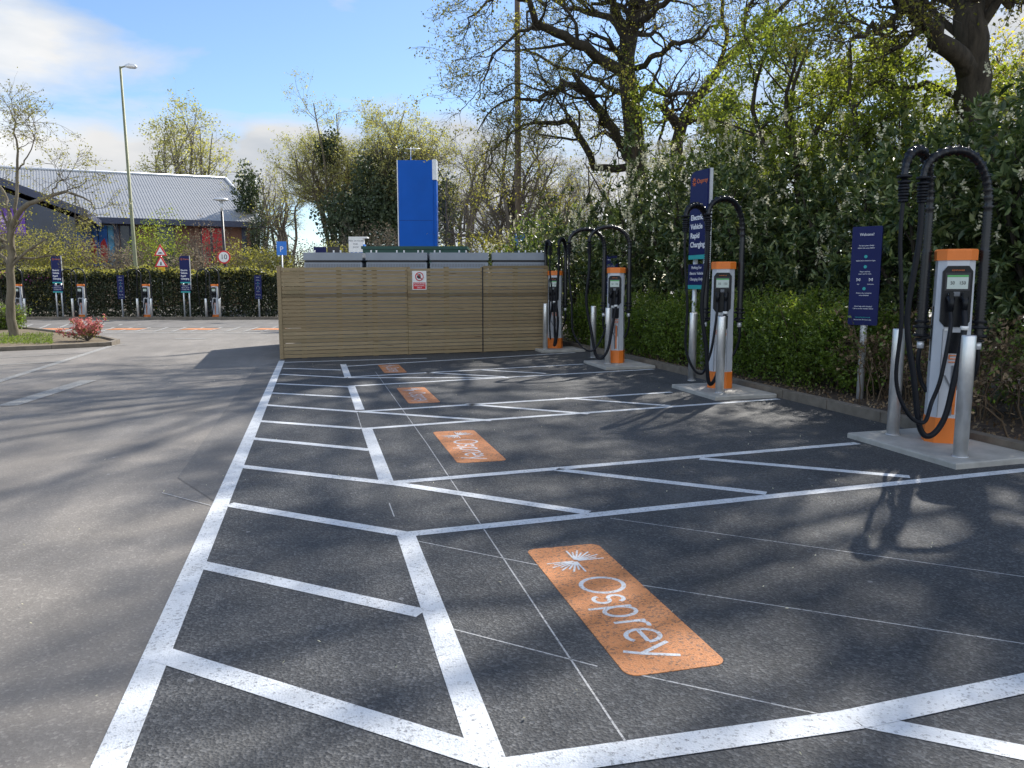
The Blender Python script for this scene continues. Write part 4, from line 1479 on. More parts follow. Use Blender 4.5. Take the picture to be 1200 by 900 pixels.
for fx, fz in ((0.35, .5), (0.1, .6), (0.6, .45)):
    cx_, cz_ = a.x + (b.x - a.x) * fx, 4.7 + 1.7 * fz
    for k in range(7):
        an = k * 2 * PI / 7
        mb.plate([(cx_ + .06 * math.cos(an + .5), cz_ + .06 * math.sin(an + .5)), (cx_ + .4 * math.cos(an + .22), cz_ + .4 * math.sin(an + .22)), (cx_ + .45 * math.cos(an), cz_ + .45 * math.sin(an)), (cx_ + .4 * math.cos(an - .22), cz_ + .4 * math.sin(an - .22))], 0.17 - k * .002, 0.19 - k * .002)
mb.build('flower_print', M['lilac'], ps)
for x in (-3.5, -6.5, -9.5):
    MB().box((x, 0.22, 0), (x + .12, 0.28, 7)).build('mullion', M['eave'], Wg)


# ================================================================== planting
def A3(v):
    return np.array([v.x, v.y, v.z])


def tree(name, base, limbs, label, bark, leafm, rng, lv, leaf, group=None, sides=(10, 6, 4, 3), limb_n=14, wob=0.05, cat='tree', extra=None):
    """limbs: list of (points, radii) in world space; lv: list of kids() settings; leaf: (per twig, size, aspect)"""
    root = empty(name, tuple(base), 0, label, cat, group)
    off = np.array(base, dtype=float)
    LP, LR = [], []
    for pts, rad in limbs:
        P, R_ = resample(np.array(pts, dtype=float) - off, rad, limb_n, wob, rng)
        LP.append(P)
        LR.append(R_)
    PT, PR = np.array(LP), np.array(LR)
    wood('trunk', [(PT[:1], PR[:1], sides[0])], bark, root)
    sets = [(PT[1:], PR[1:], sides[0])] if len(PT) > 1 else []
    cur, cr = PT, PR
    for i, kw in enumerate(lv):
        kw = dict(kw)
        k = kw.pop('k')
        ln = kw.pop('length')
        n = kw.pop('n', 6)
        base_ = (cur, cr)
        NP, NR = kids(cur, cr, k, ln, kw.pop('rr', 0.5), n, kw.pop('ang', (30, 70)), kw.pop('wob', 0.25), kw.pop('up', 0.03), rng, **kw)
        sets.append((NP, NR, sides[min(i + 1, 3)]))
        cur, cr = NP, NR
        if i == len(lv) - 2:
            prev = NP
    wood('branches', sets, bark, root)
    per, size, asp = leaf
    if per:
        allp = cur.reshape(-1, 3)
        C = np.repeat(cur[:, 1:, :].reshape(-1, 3), 1, 0)
        sel = rng.integers(0, len(C), int(len(cur) * per))
        C = C[sel] + rng.normal(size=(len(sel), 3)) * size * 0.7
        if extra is not None:
            C = np.vstack([C, extra - off])
        leaves('crown', C, size, asp, leafm, root, rng, upn=0.3)
    return root


def limb(pix, D, rads, dd=None):
    """a limb through picture points at distance D (metres) with depth offsets"""
    dd = dd or [0] * len(pix)
    return [A3(at(x, y, D + q)) for (x, y), q in zip(pix, dd)], rads


# ---- big oak behind the laurels
D1 = 23.5
oak = [limb([(752, 330), (749, 230), (742, 150), (735, 100), (735, 55), (742, 5), (752, -60), (760, -140)], D1, [.36, .33, .29, .26, .24, .2, .16, .1], [0, 0, 0, .2, .3, .2, 0, 0]),
       limb([(733, 88), (712, 74), (690, 58), (668, 43), (645, 36), (628, 26), (616, 0), (600, -25)], D1, [.17, .16, .15, .14, .12, .10, .07, .04], [0, -.4, -.8, -1.2, -1.6, -2, -2.4, -2.6]),
       limb([(745, 195), (732, 170), (718, 152), (704, 130), (688, 108), (672, 90)], D1, [.15, .14, .14, .12, .1, .06], [0, -.3, -.8, -1, -1.6, -2]),
       limb([(690, 108), (668, 97), (655, 103), (640, 112), (630, 120)], D1 - 1.5, [.09, .08, .07, .06, .04], [0, 0, -.2, -.2, -.5]),
       limb([(738, 190), (728, 175), (715, 158), (704, 157), (690, 165)], D1, [.09, .08, .07, .05, .03], [0, .5, .8, 1, 1.2]),
       limb([(750, 200), (722, 197), (700, 196), (688, 175), (676, 152), (662, 142), (640, 143), (612, 145)], D1, [.13, .12, .11, .11, .10, .08, .06, .03], [.3, .5, .5, .2, 0, -.3, -.5, -.7]),
       limb([(733, 45), (718, 25), (700, 16), (680, 12), (660, 8), (640, -4)], D1, [.12, .11, .09, .08, .06, .04], [.2, .6, 1, 1.4, 1.8, 2]),
       limb([(738, 40), (726, 20), (715, 0), (708, -30), (700, -70)], D1, [.12, .11, .1, .08, .05], [.2, 0, -.6, -1, -1.4]),
       limb([(740, 40), (752, 28), (766, 12), (783, -2), (810, -40), (830, -80)], D1, [.11, .1, .09, .08, .07, .04], [.2, -.2, -.8, -1.2, -1.8, -2.5]),
       limb([(745, 80), (765, 70), (785, 55), (812, 48), (840, 30)], D1, [.09, .08, .07, .05, .03], [.2, -.6, -1.2, -2, -2.6]),
       limb([(744, 0), (720, -40), (690, -70), (640, -90), (590, -100)], D1, [.14, .12, .1, .07, .04], [.2, -.6, -1.6, -2.6, -3.6]),
       limb([(750, -50), (790, -90), (840, -120), (900, -140)], D1, [.12, .1, .08, .05], [0, -1, -2, -3]),
       limb([(755, -80), (740, -130), (700, -170), (640, -200)], D1, [.1, .08, .06, .04], [0, 1, 2, 3]),
       limb([(742, 10), (745, -40), (700, -90), (660, -150)], D1, [.12, .1, .08, .05], [0, 2, 3, 4]),
       limb([(742, 30), (775, -10), (800, -60), (820, -130)], D1, [.12, .1, .08, .05], [0, 2, 4, 5.5]),
       limb([(735, 110), (715, 105), (700, 95), (680, 82), (655, 78), (628, 62), (604, 60)], D1, [.09, .08, .07, .06, .05, .04, .02], [.2, .8, 1.2, 1.8, 2.2, 2.8, 3]),
       ]
def canopy(px, D, z0, z1, R_, n, seed, r=.07):
    rg = np.random.default_rng(seed)
    c = at(px, 100, D)
    out = []
    for i in range(n):
        a = i * 2.399 + rg.uniform(-.3, .3)
        q = rg.uniform(.55, 1.0) * R_
        zt = z0 + (z1 - z0) * (i + .5) / n
        st = np.array([c.x, c.y, z0 - 1.0 + (z1 - z0) * .55 * i / n])
        e = np.array([c.x + math.cos(a) * q, c.y + math.sin(a) * q, zt + 1.5])
        m1 = st + (e - st) * .35 + np.array([0, 0, .7]) + rg.normal(size=3) * .35
        m2 = st + (e - st) * .68 + np.array([0, 0, .6]) + rg.normal(size=3) * .45
        out.append(([st, m1, m2, e], [r, r * .75, r * .5, r * .2]))
    return out


r1 = np.random.default_rng(21)
oak += [limb([(616, 0), (590, -6), (562, 10), (545, 38)], D1 - 2.2, [.05, .04, .03, .015], [0, -.3, -.5, -.6]),
        limb([(632, 32), (602, 40), (578, 68), (560, 108)], D1 - 1.8, [.05, .04, .03, .015], [0, -.3, -.5, -.6]),
        limb([(632, 118), (602, 116), (576, 128), (558, 155)], D1 - 1.9, [.045, .035, .025, .012], [0, -.3, -.5, -.6]),
        limb([(614, 145), (592, 162), (574, 190), (566, 222)], D1 - .6, [.04, .03, .02, .01], [0, -.3, -.5, -.6]),
        limb([(640, 8), (610, -20), (570, -40), (530, -30)], D1 + 2, [.06, .05, .035, .02], [0, .3, .5, .8])]
oak += canopy(745, D1, 10.5, 17.5, 8.5, 22, 41)
b0 = at(752, 360, D1)
hl = blob_points(r1, 1100, A3(at(757, 128, D1 - .5)), (0.65, 0.7, 1.0), .3, inner=.1)[0]
hl2 = blob_points(r1, 160, A3(at(737, 85, D1 - .3)), (0.6, .6, 1.0), inner=.1)[0]
tree('oak_tree', (b0.x, b0.y, 0), oak, 'big gnarled oak with sparse young leaves, between the wooden pole and the tall navy sign', M['bark'], M['oakleaf'], r1,
     [dict(k=7, length=2.3, n=9, rr=.42, wob=.30, up=.03, tmin=.25, minr=.013),
      dict(k=7, length=1.15, n=6, rr=.5, wob=.32, up=.04, tmin=.15, minr=.0065),
      dict(k=7, length=0.5, n=4, rr=.5, wob=.3, up=.05, tmin=.15, minr=.0035)], (4.0, 0.066, 0.6), wob=0.04)
# the fresh green shoots on its trunk
ep = empty('ivy_growth', (b0.x, b0.y, 0), 0, 'bright green climber leaves growing round the trunk of the big oak', 'climber')
leaves('foliage', np.vstack([hl, hl2]) - np.array([b0.x, b0.y, 0]), 0.085, .7, M['freshleaf'], ep, r1)
cl = [limb([(752, 300), (746, 200), (742, 120), (738, 80)], D1 - .36, [.02, .018, .014, .01])]
wood('stem', [(np.array([resample(cl[0][0], cl[0][1], 12)[0] - np.array([b0.x, b0.y, 0])]), np.array([resample(cl[0][0], cl[0][1], 12)[1]]), 5)], M['drytwig'], ep)

# ---- second oak farther back
D2 = 27
oak2 = [limb([(792, 330), (793, 220), (794, 175), (797, 145), (812, 122), (832, 100), (858, 62), (876, 42), (905, 18), (940, -15)], D2, [.26, .24, .22, .2, .17, .15, .13, .11, .09, .05], [0, 0, 0, 0, .3, .6, 1, 1.3, 1.6, 2]),
        limb([(793, 150), (784, 134), (776, 127), (768, 120)], D2, [.17, .14, .09, .05], [0, -.3, -.6, -1]),
        limb([(862, 60), (884, 48), (905, 38), (935, 30), (960, 20)], D2, [.09, .08, .07, .05, .03], [1, .6, 0, -.5, -1]),
        limb([(874, 45), (873, 20), (882, 0), (895, -30)], D2, [.09, .08, .06, .04], [1.3, 1.5, 2, 2.4]),
        limb([(840, 90), (850, 50), (845, 15), (850, -30)], D2, [.08, .07, .06, .03], [.6, 0, -.5, -1]),
        limb([(800, 145), (830, 135), (865, 128), (900, 120)], D2, [.1, .09, .07, .03], [0, -.5, -1.2, -2])]
r2 = np.random.default_rng(22)
oak2 += canopy(905, D2, 12.0, 16.0, 5.5, 6, 42)
b0 = at(792, 360, D2)
tree('oak_tree', (b0.x, b0.y, 0), oak2, 'oak leaning right between two bigger trunks, its crown above the tall navy sign', M['bark'], M['oakleaf'], r2,
     [dict(k=8, length=2.4, n=8, rr=.42, wob=.3, up=.03, tmin=.2, minr=.013),
      dict(k=7, length=1.2, n=6, rr=.5, wob=.32, up=.04, minr=.009),
      dict(k=6, length=0.5, n=4, rr=.5, wob=.3, up=.05, minr=.005)], (3.0, 0.065, 0.55))

# ---- oak at the right
D3 = 14.5
oak3 = [limb([(1150, 300), (1148, 180), (1144, 120), (1140, 80), (1139, 40), (1137, 0), (1130, -60), (1120, -150)], D3, [.34, .31, .30, .29, .27, .25, .2, .14], [0, 0, 0, 0, 0, .2, .5, .8]),
        limb([(1136, 92), (1120, 68), (1104, 48), (1090, 32), (1075, 15), (1058, 2), (1040, -20), (1010, -50)], D3, [.17, .17, .16, .14, .13, .11, .09, .05], [0, -.2, -.4, -.6, -.8, -1, -1.4, -2]),
        limb([(1060, 5), (1048, 18), (1036, 30), (1022, 36), (1005, 40)], D3 - 1, [.07, .06, .055, .04, .03], [0, 0, -.2, -.4, -.7]),
        limb([(1140, 120), (1110, 108), (1080, 100), (1055, 102), (1025, 98), (995, 108)], D3, [.07, .07, .06, .05, .04, .02], [0, .4, .8, 1.3, 1.8, 2.2]),
        limb([(1128, 60), (1124, 20), (1118, -30), (1110, -80)], D3, [.09, .08, .07, .05], [0, .4, .8, 1]),
        limb([(1138, 0), (1170, -40), (1210, -80), (1260, -110)], D3, [.16, .13, .1, .06], [0, -.6, -1.5, -2.5]),
        limb([(1132, -50), (1080, -90), (1020, -120), (950, -150)], D3, [.15, .12, .1, .05], [0, -1, -2, -3]),
        limb([(1130, -60), (1100, -150), (1060, -240), (1000, -320)], D3, [.15, .12, .1, .06], [0, 1.2, 2.4, 3.4]),
        limb([(1140, 20), (1190, -30), (1230, -120), (1260, -220)], D3, [.15, .12, .1, .06], [0, 1, 2.2, 3.4]),
        limb([(1130, -60), (1150, -160), (1180, -260), (1190, -340)], D3, [.14, .12, .1, .06], [0, -.6, -1.2, -2]),
        limb([(1125, -80), (1060, -160), (980, -220), (900, -270)], D3, [.14, .11, .08, .04], [0, .2, .2, .4]),
        limb([(1135, -20), (1200, -60), (1290, -80), (1380, -80)], D3, [.14, .11, .08, .04], [0, -1.6, -3, -4.4]),
        limb([(1125, -100), (1200, -200), (1290, -260), (1380, -300)], D3, [.13, .11, .08, .04], [0, .6, 1.0, 1.8])]
r3 = np.random.default_rng(23)
oak3 += canopy(1135, D3, 8.5, 15.5, 8.0, 19, 43) + canopy(1135, D3, 6.6, 8.8, 4.6, 9, 44)
b0 = at(1150, 360, D3)
tree('oak_tree', (b0.x, b0.y, 0), oak3, 'thick dark oak trunk at the right, forking above the laurels behind the nearest charger', M['bark'], M['oakleaf'], r3,
     [dict(k=7, length=1.9, n=8, rr=.4, wob=.3, up=.03, tmin=.42, minr=.010),
      dict(k=8, length=1.0, n=6, rr=.5, wob=.32, up=.04, tmin=.15, minr=.005),
      dict(k=7, length=0.42, n=4, rr=.5, wob=.3, up=.05, minr=.0035)], (4.4, 0.066, 0.6))

# ---- hawthorn with fresh leaves between the oaks
def shrubtree(name, px, D, w, h0, h1, label, leafm, barkm, seed, nleaf, size, stems=9, k=(7, 7, 6), group=None, cat='tree', ln=(1.6, .8, .36), lean=0.0, asp=.6):
    rg = np.random.default_rng(seed)
    b = at(px, 330, D)
    base = np.array([b.x, b.y, gz(b.x, b.y)])
    limbs = []
    for i in range(stems):
        a = i * 2.4 + rg.uniform(0, 1)
        rr_ = w * rg.uniform(.25, .95)
        t = base + np.array([math.cos(a) * rr_ + lean, math.sin(a) * rr_, h1 * rg.uniform(.72, 1.0)])
        st = base + np.array([math.cos(a) * .12, math.sin(a) * .12, 0])
        mid = base + np.array([math.cos(a) * rr_ * .45, math.sin(a) * rr_ * .45, h0 + (h1 - h0) * .35])
        if i == 0:
            t = base + np.array([lean, 0, h1])
            mid = base + np.array([0, .05, (h0 + h1) * .45])
        q = (mid + t) / 2 + rg.normal(size=3) * .15 * w
        r = 0.035 + 0.011 * h1
        limbs.append(([st, mid, q, t], [r, r * .7, r * .45, r * .18]))
    lv = [dict(k=k[0], length=ln[0], n=6, rr=.5, wob=.22, up=.06, tmin=.3 if h0 > .5 else .12, minr=.010),
          dict(k=k[1], length=ln[1], n=5, rr=.5, wob=.25, up=.05, minr=.006),
          dict(k=k[2], length=ln[2], n=4, rr=.5, wob=.25, up=.04, minr=.0035)]
    return tree(name, base, limbs, label, barkm, leafm, rg, lv, (nleaf, size, asp), group, sides=(7, 5, 3, 3), limb_n=10, wob=.03, cat=cat)


gw = 'fresh green small trees behind the laurels'
shrubtree('hawthorn_tree', 940, 17.5, 2.3, 1.2, 7.0, 'bright fresh green small tree between the two oak trunks, above the tall sign', M['freshleaf'], M['bark'], 31, 9, .085, 6, group=gw)
shrubtree('hawthorn_tree', 1035, 15.5, 1.8, 1.2, 6.3, 'bright green small tree above the navy welcome sign, left of the right oak', M['freshleaf'], M['bark'], 32, 9, .08, 6, group=gw)
shrubtree('hawthorn_tree', 850, 21, 1.9, 1.2, 6.6, 'fresh green small tree just right of the tall navy sign, behind the laurels', M['freshleaf'], M['bark'], 33, 8, .09, 6, group=gw)
shrubtree('yellow_tree', 1188, 18.5, 1.5, 1.0, 7.4, 'yellow leaved young tree at the right edge, right of the thick oak trunk', M['yellowleaf'], M['twig'], 34, 3.2, .075, 8)
shrubtree('bare_thicket', 690, 27, 2.2, .4, 5.6, 'tangle of bare grey twigs below the big oak, left of its trunk', M['oakleaf'], M['twig'], 35, 1.2, .07, 11, cat='shrub')
shrubtree('bare_thicket', 880, 25, 2.6, .4, 6.2, 'bare grey twiggy thicket between the oaks, behind the fresh green trees', M['oakleaf'], M['twig'], 36, 1.2, .07, 11, cat='shrub')


# ---- laurel bushes
def laurel(c, r, n, seed, label, blossom=60, size=.15, tone='laurel'):
    rg = np.random.default_rng(seed)
    base = np.array([c[0], c[1], 0.05])
    root = empty('laurel_bush', tuple(base), 0, label, 'bush', 'cherry laurels behind the chargers')
    cc = np.array([0, 0, c[2]])
    m_ = 11
    P, d = blob_points(rg, int(n * 1.15 / m_), cc, r, .30, .30)
    keep = P[:, 2] > 0.15
    P, d = P[keep], d[keep]
    sh = unit(d + rg.normal(size=d.shape) * .35 + np.array([0, 0, .45]))          # each shoot carries a whorl of leaves
    ld = unit(sh[:, None, :] * .55 + rg.normal(size=(len(P), m_, 3)) * .62)
    pos = P[:, None, :] + sh[:, None, :] * rg.uniform(-.11, .08, (len(P), m_, 1)) + ld * size * .5
    leaves('foliage', pos.reshape(-1, 3), size, .33, M[tone], root, rg, fold=True, dirs=ld.reshape(-1, 3), dirw=.93, droop=.12, upn=.9)
    st = []
    for i in range(9):
        a = i * .7
        e = cc + unit(np.array([math.cos(a), math.sin(a), rg.uniform(.2, 1.3)])) * np.array(r) * .8
        st.append((np.array([[math.cos(a) * .15, math.sin(a) * .15, 0], [math.cos(a) * .3 * r[0], math.sin(a) * .3 * r[1], c[2] * .5], e * .8, e]), np.array([.05, .04, .025, .01])))
    PT = np.array([resample(a, b, 8)[0] for a, b in st])
    PR = np.array([resample(a, b, 8)[1] for a, b in st])
    NP, NR = kids(PT, PR, 7, .8, .5, 5, (25, 60), .2, .08, rg, minr=.006)
    wood('stems', [(PT, PR, 5), (NP, NR, 3)], M['bark'], root)
    if blossom:
        Pb, db = blob_points(rg, blossom * 5, cc, np.array(r) * 1.12, .15, .93)
        blossom *= 2
        ok = (Pb[:, 2] > c[2] - r[2] * .15)
        Pb = Pb[ok][:blossom]
        # each raceme: an upright spike of small petals
        m = 26
        t = rg.uniform(0, 1, (len(Pb), m, 1))
        lean = rg.normal(size=(len(Pb), 1, 3)) * .25
        ax = np.array([0, 0, 1.0]) + lean
        pts = Pb[:, None, :] + ax * t * .17 + rg.normal(size=(len(Pb), m, 3)) * .016
        leaves('blossom', pts.reshape(-1, 3), .036, .8, M['cream'], root, rg)
    return root


lau = [((6.9, 24.5, 1.6), (1.5, 1.8, 1.7), 5200, 'laurel at the far left end, behind the cabinets and the farthest near charger', 25),
       ((7.3, 21.0, 1.9), (1.5, 1.8, 1.95), 6500, 'laurel rising behind the charger at the end of the timber screen', 45),
       ((8.3, 18.6, 2.35), (1.9, 1.8, 2.25), 7500, 'tall flowering laurel below the trunk of the big oak', 120),
       ((8.6, 16.0, 2.4), (1.9, 1.7, 2.2), 8000, 'flowering laurel between the third charger and the tall navy sign', 130),
       ((8.6, 13.6, 2.1), (1.6, 1.5, 2.1), 8000, 'dark laurel immediately behind the tall navy sign', 40),
       ((9.1, 11.6, 1.9), (1.6, 1.5, 1.9), 8500, 'dark laurel between the tall sign and the slim welcome sign', 35),
       ((9.0, 9.6, 2.0), (1.5, 1.4, 1.95), 9000, 'laurel behind the slim welcome sign at the right', 20),
       ((9.2, 7.7, 2.25), (1.55, 1.4, 2.1), 11000, 'laurel behind the nearest charger, with a few blossoms', 30),
       ((9.0, 5.9, 2.5), (1.5, 1.35, 2.2), 11000, 'tall laurel with cream blossom at the right edge of the picture', 40),
       ((10.4, 8.6, 2.6), (1.7, 1.6, 1.3), 8000, 'upper laurel in blossom under the thick oak trunk', 60),
       ((11.2, 14.5, 2.2), (1.8, 3.2, 2.3), 12000, 'laurel deep in shade behind the front row, left of the welcome sign', 0),
       ((11.0, 19.8, 2.3), (1.8, 2.8, 2.4), 10000, 'back row laurel under the big oak, mostly hidden', 20)]
for i, (c, r, n, l, bl_n) in enumerate(lau):
    laurel(c, r, n, 50 + i, l, bl_n)


# ---- clipped low hedge
def hedge(name, a, b, w, h, n, size, leafm, label, seed, z0=0.0, fuzz=.05, top=None, ntop=0, group=None, flowers=None):
    rg = np.random.default_rng(seed)
    a, b = np.array(a), np.array(b)
    L_ = np.linalg.norm(b - a)
    u = (b - a) / L_
    nn = np.array([-u[1], u[0]])
    root = empty(name, (a[0], a[1], z0), 0, label, 'hedge', group)
    def pts(n, shell=True, zmin=0):
        s = rg.uniform(0, 1, n) * L_
        q = rg.uniform(-1, 1, n)
        z = rg.uniform(zmin, 1, n)
        side = rg.uniform(0, 1, n)
        ft, fs = side < .35, (side >= .35) & (side < .85)
        z = np.where(ft, 1 - rg.exponential(.04, n), z)
        q = np.where(fs, np.sign(q) * (1 - rg.exponential(.06, n)), q)
        bulge = 1 + fuzz * (np.sin(s * 2.1 + 1) + np.sin(s * 5.3) * .6 + np.sin(s * 0.7 + z * 4))
        zz = z * h * (1 + fuzz * .8 * (np.sin(s * 3.1) + np.sin(s * 7.7 + q) * .5 + np.sin(s * 1.3)))
        qq = q * w / 2 * bulge * (1 - .12 * z ** 4)
        P = np.stack([u[0] * s + nn[0] * qq, u[1] * s + nn[1] * qq, zz], 1)
        return P + rg.normal(size=P.shape) * size * .5
    leaves('foliage', pts(n), size, .6, leafm, root, rg, upn=.2)
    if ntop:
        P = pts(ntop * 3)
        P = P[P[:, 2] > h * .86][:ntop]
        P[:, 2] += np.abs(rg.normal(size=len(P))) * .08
        leaves('new_or_lit_growth', P, size, .6, top, root, rg)
    s = rg.uniform(0, 1, 90) * L_
    st = np.stack([np.stack([u[0] * s, u[1] * s, s * 0], 1), np.stack([u[0] * s + rg.normal(size=90) * .1, u[1] * s + rg.normal(size=90) * .1, s * 0 + h * .5], 1),
                   np.stack([u[0] * s + rg.normal(size=90) * .25, u[1] * s + rg.normal(size=90) * .25, s * 0 + h * .9], 1)], 1)
    NP, NR = kids(st, np.full((90, 3), .02), 6, h * .35, .5, 4, (30, 70), .25, .05, rg, minr=.004)
    wood('stems', [(st, np.tile([.022, .015, .006], (90, 1)), 4), (NP, NR, 3)], M['bark'], root)
    if flowers is not None:
        P = np.array([A3(at(x, y, 41.2)) for x, y in flowers])
        P = P - np.array([a[0], a[1], z0])
        P = (P[:, None, :] + rg.normal(size=(len(P), 26, 3)) * np.array([.22, .1, .14])).reshape(-1, 3)
        leaves('flowers', P, .09, .8, M['pinkflower'], root, rg)
    return root


hedge('clipped_hedge', (7.15, 9.1), (6.95, 12.6), 1.0, 0.92, 20000, .042, M['privet'], 'clipped bright green hedge between the tall navy sign and the welcome sign', 71, .05, .085, M['freshleaf'], 2600, 'low clipped hedges behind the kerb')
hedge('clipped_hedge', (6.95, 12.7), (6.6, 18.6), 1.0, 0.86, 20000, .05, M['privet'], 'clipped low green hedge behind the third charger, left of the tall navy sign', 72, .05, .075, M['freshleaf'], 2200, 'low clipped hedges behind the kerb')

for i, (x, y, r_, h_, tn, l) in enumerate([(7.0, 8.75, .62, 1.22, 'privet', 'loose green shrub just left of the slim welcome sign'),
        (7.05, 9.75, .78, 1.36, 'privet', 'rounded bright green shrub midway between the tall sign and the welcome sign'),
        (6.95, 10.9, .82, 1.34, 'privet', 'rounded green shrub right of the charger before the tall sign'),
        (6.9, 12.0, .75, 1.25, 'privet', 'green shrub directly behind the charger before the tall sign'),
        (6.8, 13.3, .8, 1.3, 'privet', 'green shrub just left of the tall navy sign posts'),
        (6.75, 14.7, .85, 1.26, 'privet', 'green shrub between the tall sign and the third charger'),
        (6.7, 16.1, .85, 1.22, 'privet', 'green shrub behind the third charger from the right'),
        (6.6, 17.6, .85, 1.2, 'privet', 'green shrub between the third charger and the timber screen'),
        (7.7, 6.3, .7, 1.15, 'privet', 'dark green low shrub behind the brambles at the nearest charger'),
        (7.9, 4.9, .7, 1.25, 'laurel', 'low glossy shrub at the right edge behind the brambles')]):
    rg_ = np.random.default_rng(300 + i)
    root = empty('rounded_shrub', (x, y, .06), 0, l, 'shrub', 'rounded green shrubs behind the kerb')
    P, d = blob_points(rg_, 1050, (0, 0, h_ * .52), (r_, r_, h_ * .5), .22, .45)
    sh = unit(d + rg_.normal(size=d.shape) * .4 + np.array([0, 0, .5]))
    ld = unit(sh[:, None, :] * .6 + rg_.normal(size=(len(P), 8, 3)) * .6)
    pos = P[:, None, :] + sh[:, None, :] * rg_.uniform(-.07, .07, (len(P), 8, 1)) + ld * .02
    leaves('foliage', pos.reshape(-1, 3), .05, .55, M[tn], root, rg_, dirs=ld.reshape(-1, 3), dirw=.9, upn=.6)
    sel = (P[:, 2] > h_ * .72)
    leaves('new_or_lit_growth', (pos[sel][:, :5] + sh[sel][:, None, :] * .05).reshape(-1, 3), .045, .55, M['freshleaf'], root, rg_, upn=.6)
    a = np.arange(9) * .7
    e = np.stack([np.cos(a) * r_ * .7, np.sin(a) * r_ * .7, rg_.uniform(.5, .9, 9) * h_], 1)
    PT = np.array([resample([(0, 0, 0), q * np.array([.5, .5, .45]), q], [.015, .01, .005], 6)[0] for q in e])
    wood('stems', [(PT, np.tile(np.linspace(.015, .005, 6), (9, 1)), 4)], M['drytwig'], root)

# dry brambles and litter under the laurels at the right
for i, (x, y, sp, hh, l) in enumerate([(7.1, 6.9, .8, .95, 'tangle of dry brown bramble behind the nearest charger'), (7.3, 5.2, .9, .9, 'dry brown leafy bramble at the right edge behind the kerb'),
                                       (7.2, 8.3, .7, 1.0, 'brown twiggy bramble around the foot of the slim welcome sign')]):
    rg_ = np.random.default_rng(80 + i)
    root = empty('dry_bramble', (x, y, .06), 0, l, 'undergrowth', 'dry brambles under the laurels')
    k = 34
    a = rg_.uniform(0, 2 * PI, k)
    s0 = np.stack([rg_.normal(size=k) * sp * .5, rg_.normal(size=k) * sp * .6, np.zeros(k)], 1)
    e = s0 + np.stack([np.cos(a) * sp * .5, np.sin(a) * sp * .5, rg_.uniform(.4, 1, k) * hh], 1)
    md = (s0 + e) / 2 + np.stack([np.zeros(k), np.zeros(k), np.full(k, .2)], 1)
    PT = np.array([resample([p, m_, q], [.012, .009, .004], 7, .03, rg_)[0] for p, m_, q in zip(s0, md, e)])
    PR = np.tile(np.linspace(.010, .004, 7), (k, 1))
    NP, NR = kids(PT, PR, 8, .42, .6, 5, (30, 80), .3, .0, rg_, minr=.003)
    N2, R2_ = kids(NP, NR, 3, .2, .6, 4, (30, 80), .3, 0, rg_, minr=.002)
    wood('stems', [(PT, PR, 4), (NP, NR, 3), (N2, R2_, 3)], M['drytwig'], root)
    C = N2[:, 1:].reshape(-1, 3)
    C = C[rg_.integers(0, len(C), 1300)]
    leaves('dead_leaves', C, .06, .5, M['litter'], root, rg_)
    C2 = C[rg_.integers(0, len(C), 500)] + rg_.normal(size=(500, 3)) * .1
    leaves('green_leaves', C2, .05, .6, M['privet'], root, rg_)
rl = np.random.default_rng(90)
n = 5200
lx = 6.15 + np.abs(rl.normal(size=n)) * 1.1
ly = rl.uniform(2, 19, n)
o = leaves('leaf_litter', np.stack([lx, ly, np.full(n, .075) + rl.uniform(0, .015, n)], 1), .045, .55, M['litter'], None, rl, upn=4)
tag(o, kind='stuff')
n = 420
lx = rl.uniform(-4, 5.9, n)
ly = 1.5 + rl.uniform(0, 1, n) ** .8 * 14
o = leaves('fallen_debris', np.stack([lx, ly, np.full(n, .013)], 1), .017, .5, M['cream'], None, rl, upn=6)
tag(o, kind='stuff')

# ---- far hedge and planting beyond
ha, hb = at(-60, 330, 42), at(352, 330, 41.5)
fl = [(3, 300 + 22), (0, 326), (44, 325), (50, 327), (57, 326), (38, 328), (62, 324)]
hedge('far_hedge', (ha.x, ha.y), (hb.x, hb.y), 1.8, 2.38, 56000, .13, M['hedge'], 'long dark hedge behind the far row of chargers', 101, -.2, .05, M['olive'], 14000, flowers=fl)  # olive leaves along the top paint its sunlit edge into the colour

gb2 = 'shrubs beyond the far hedge'


def bush(px, py_top, D, w, label, leafm, seed, n=2600, size=.13, sub='twig', group=gb2, kids_n=True, zb=0.0, lump=.25):
    rg = np.random.default_rng(seed)
    p = at(px, py_top, D)
    g0 = gz(p.x, p.y)
    hgt = p.z - g0
    root = empty('shrub', (p.x, p.y, g0), 0, label, 'shrub', group)
    n = int(n * 1.9)
    P, d = blob_points(rg, n, (0, 0, hgt * .52), (w, w * .8, hgt * .5), lump, .35)
    leaves('foliage', P, size, .6, leafm, root, rg)
    k = 12
    a = np.arange(k) * .55
    e = np.stack([np.cos(a) * w * .7, np.sin(a) * w * .6, rg.uniform(.6, .98, k) * hgt], 1)
    PT = np.array([resample([(0, 0, 0), q * np.array([.4, .4, .55]), q], [.05, .03, .01], 7, .04, rg)[0] for q in e])
    PR = np.tile(np.linspace(.05, .012, 7), (k, 1))
    NP, NR = kids(PT, PR, 9, w * .7, .6, 5, (25, 60), .25, .04, rg, minr=.009)
    N2, R2_ = kids(NP, NR, 6, w * .3, .6, 4, (25, 60), .25, .04, rg, minr=.006)
    wood('stems', [(PT, PR, 4), (NP, NR, 3), (N2, R2_, 3)], M[sub], root)
    return root


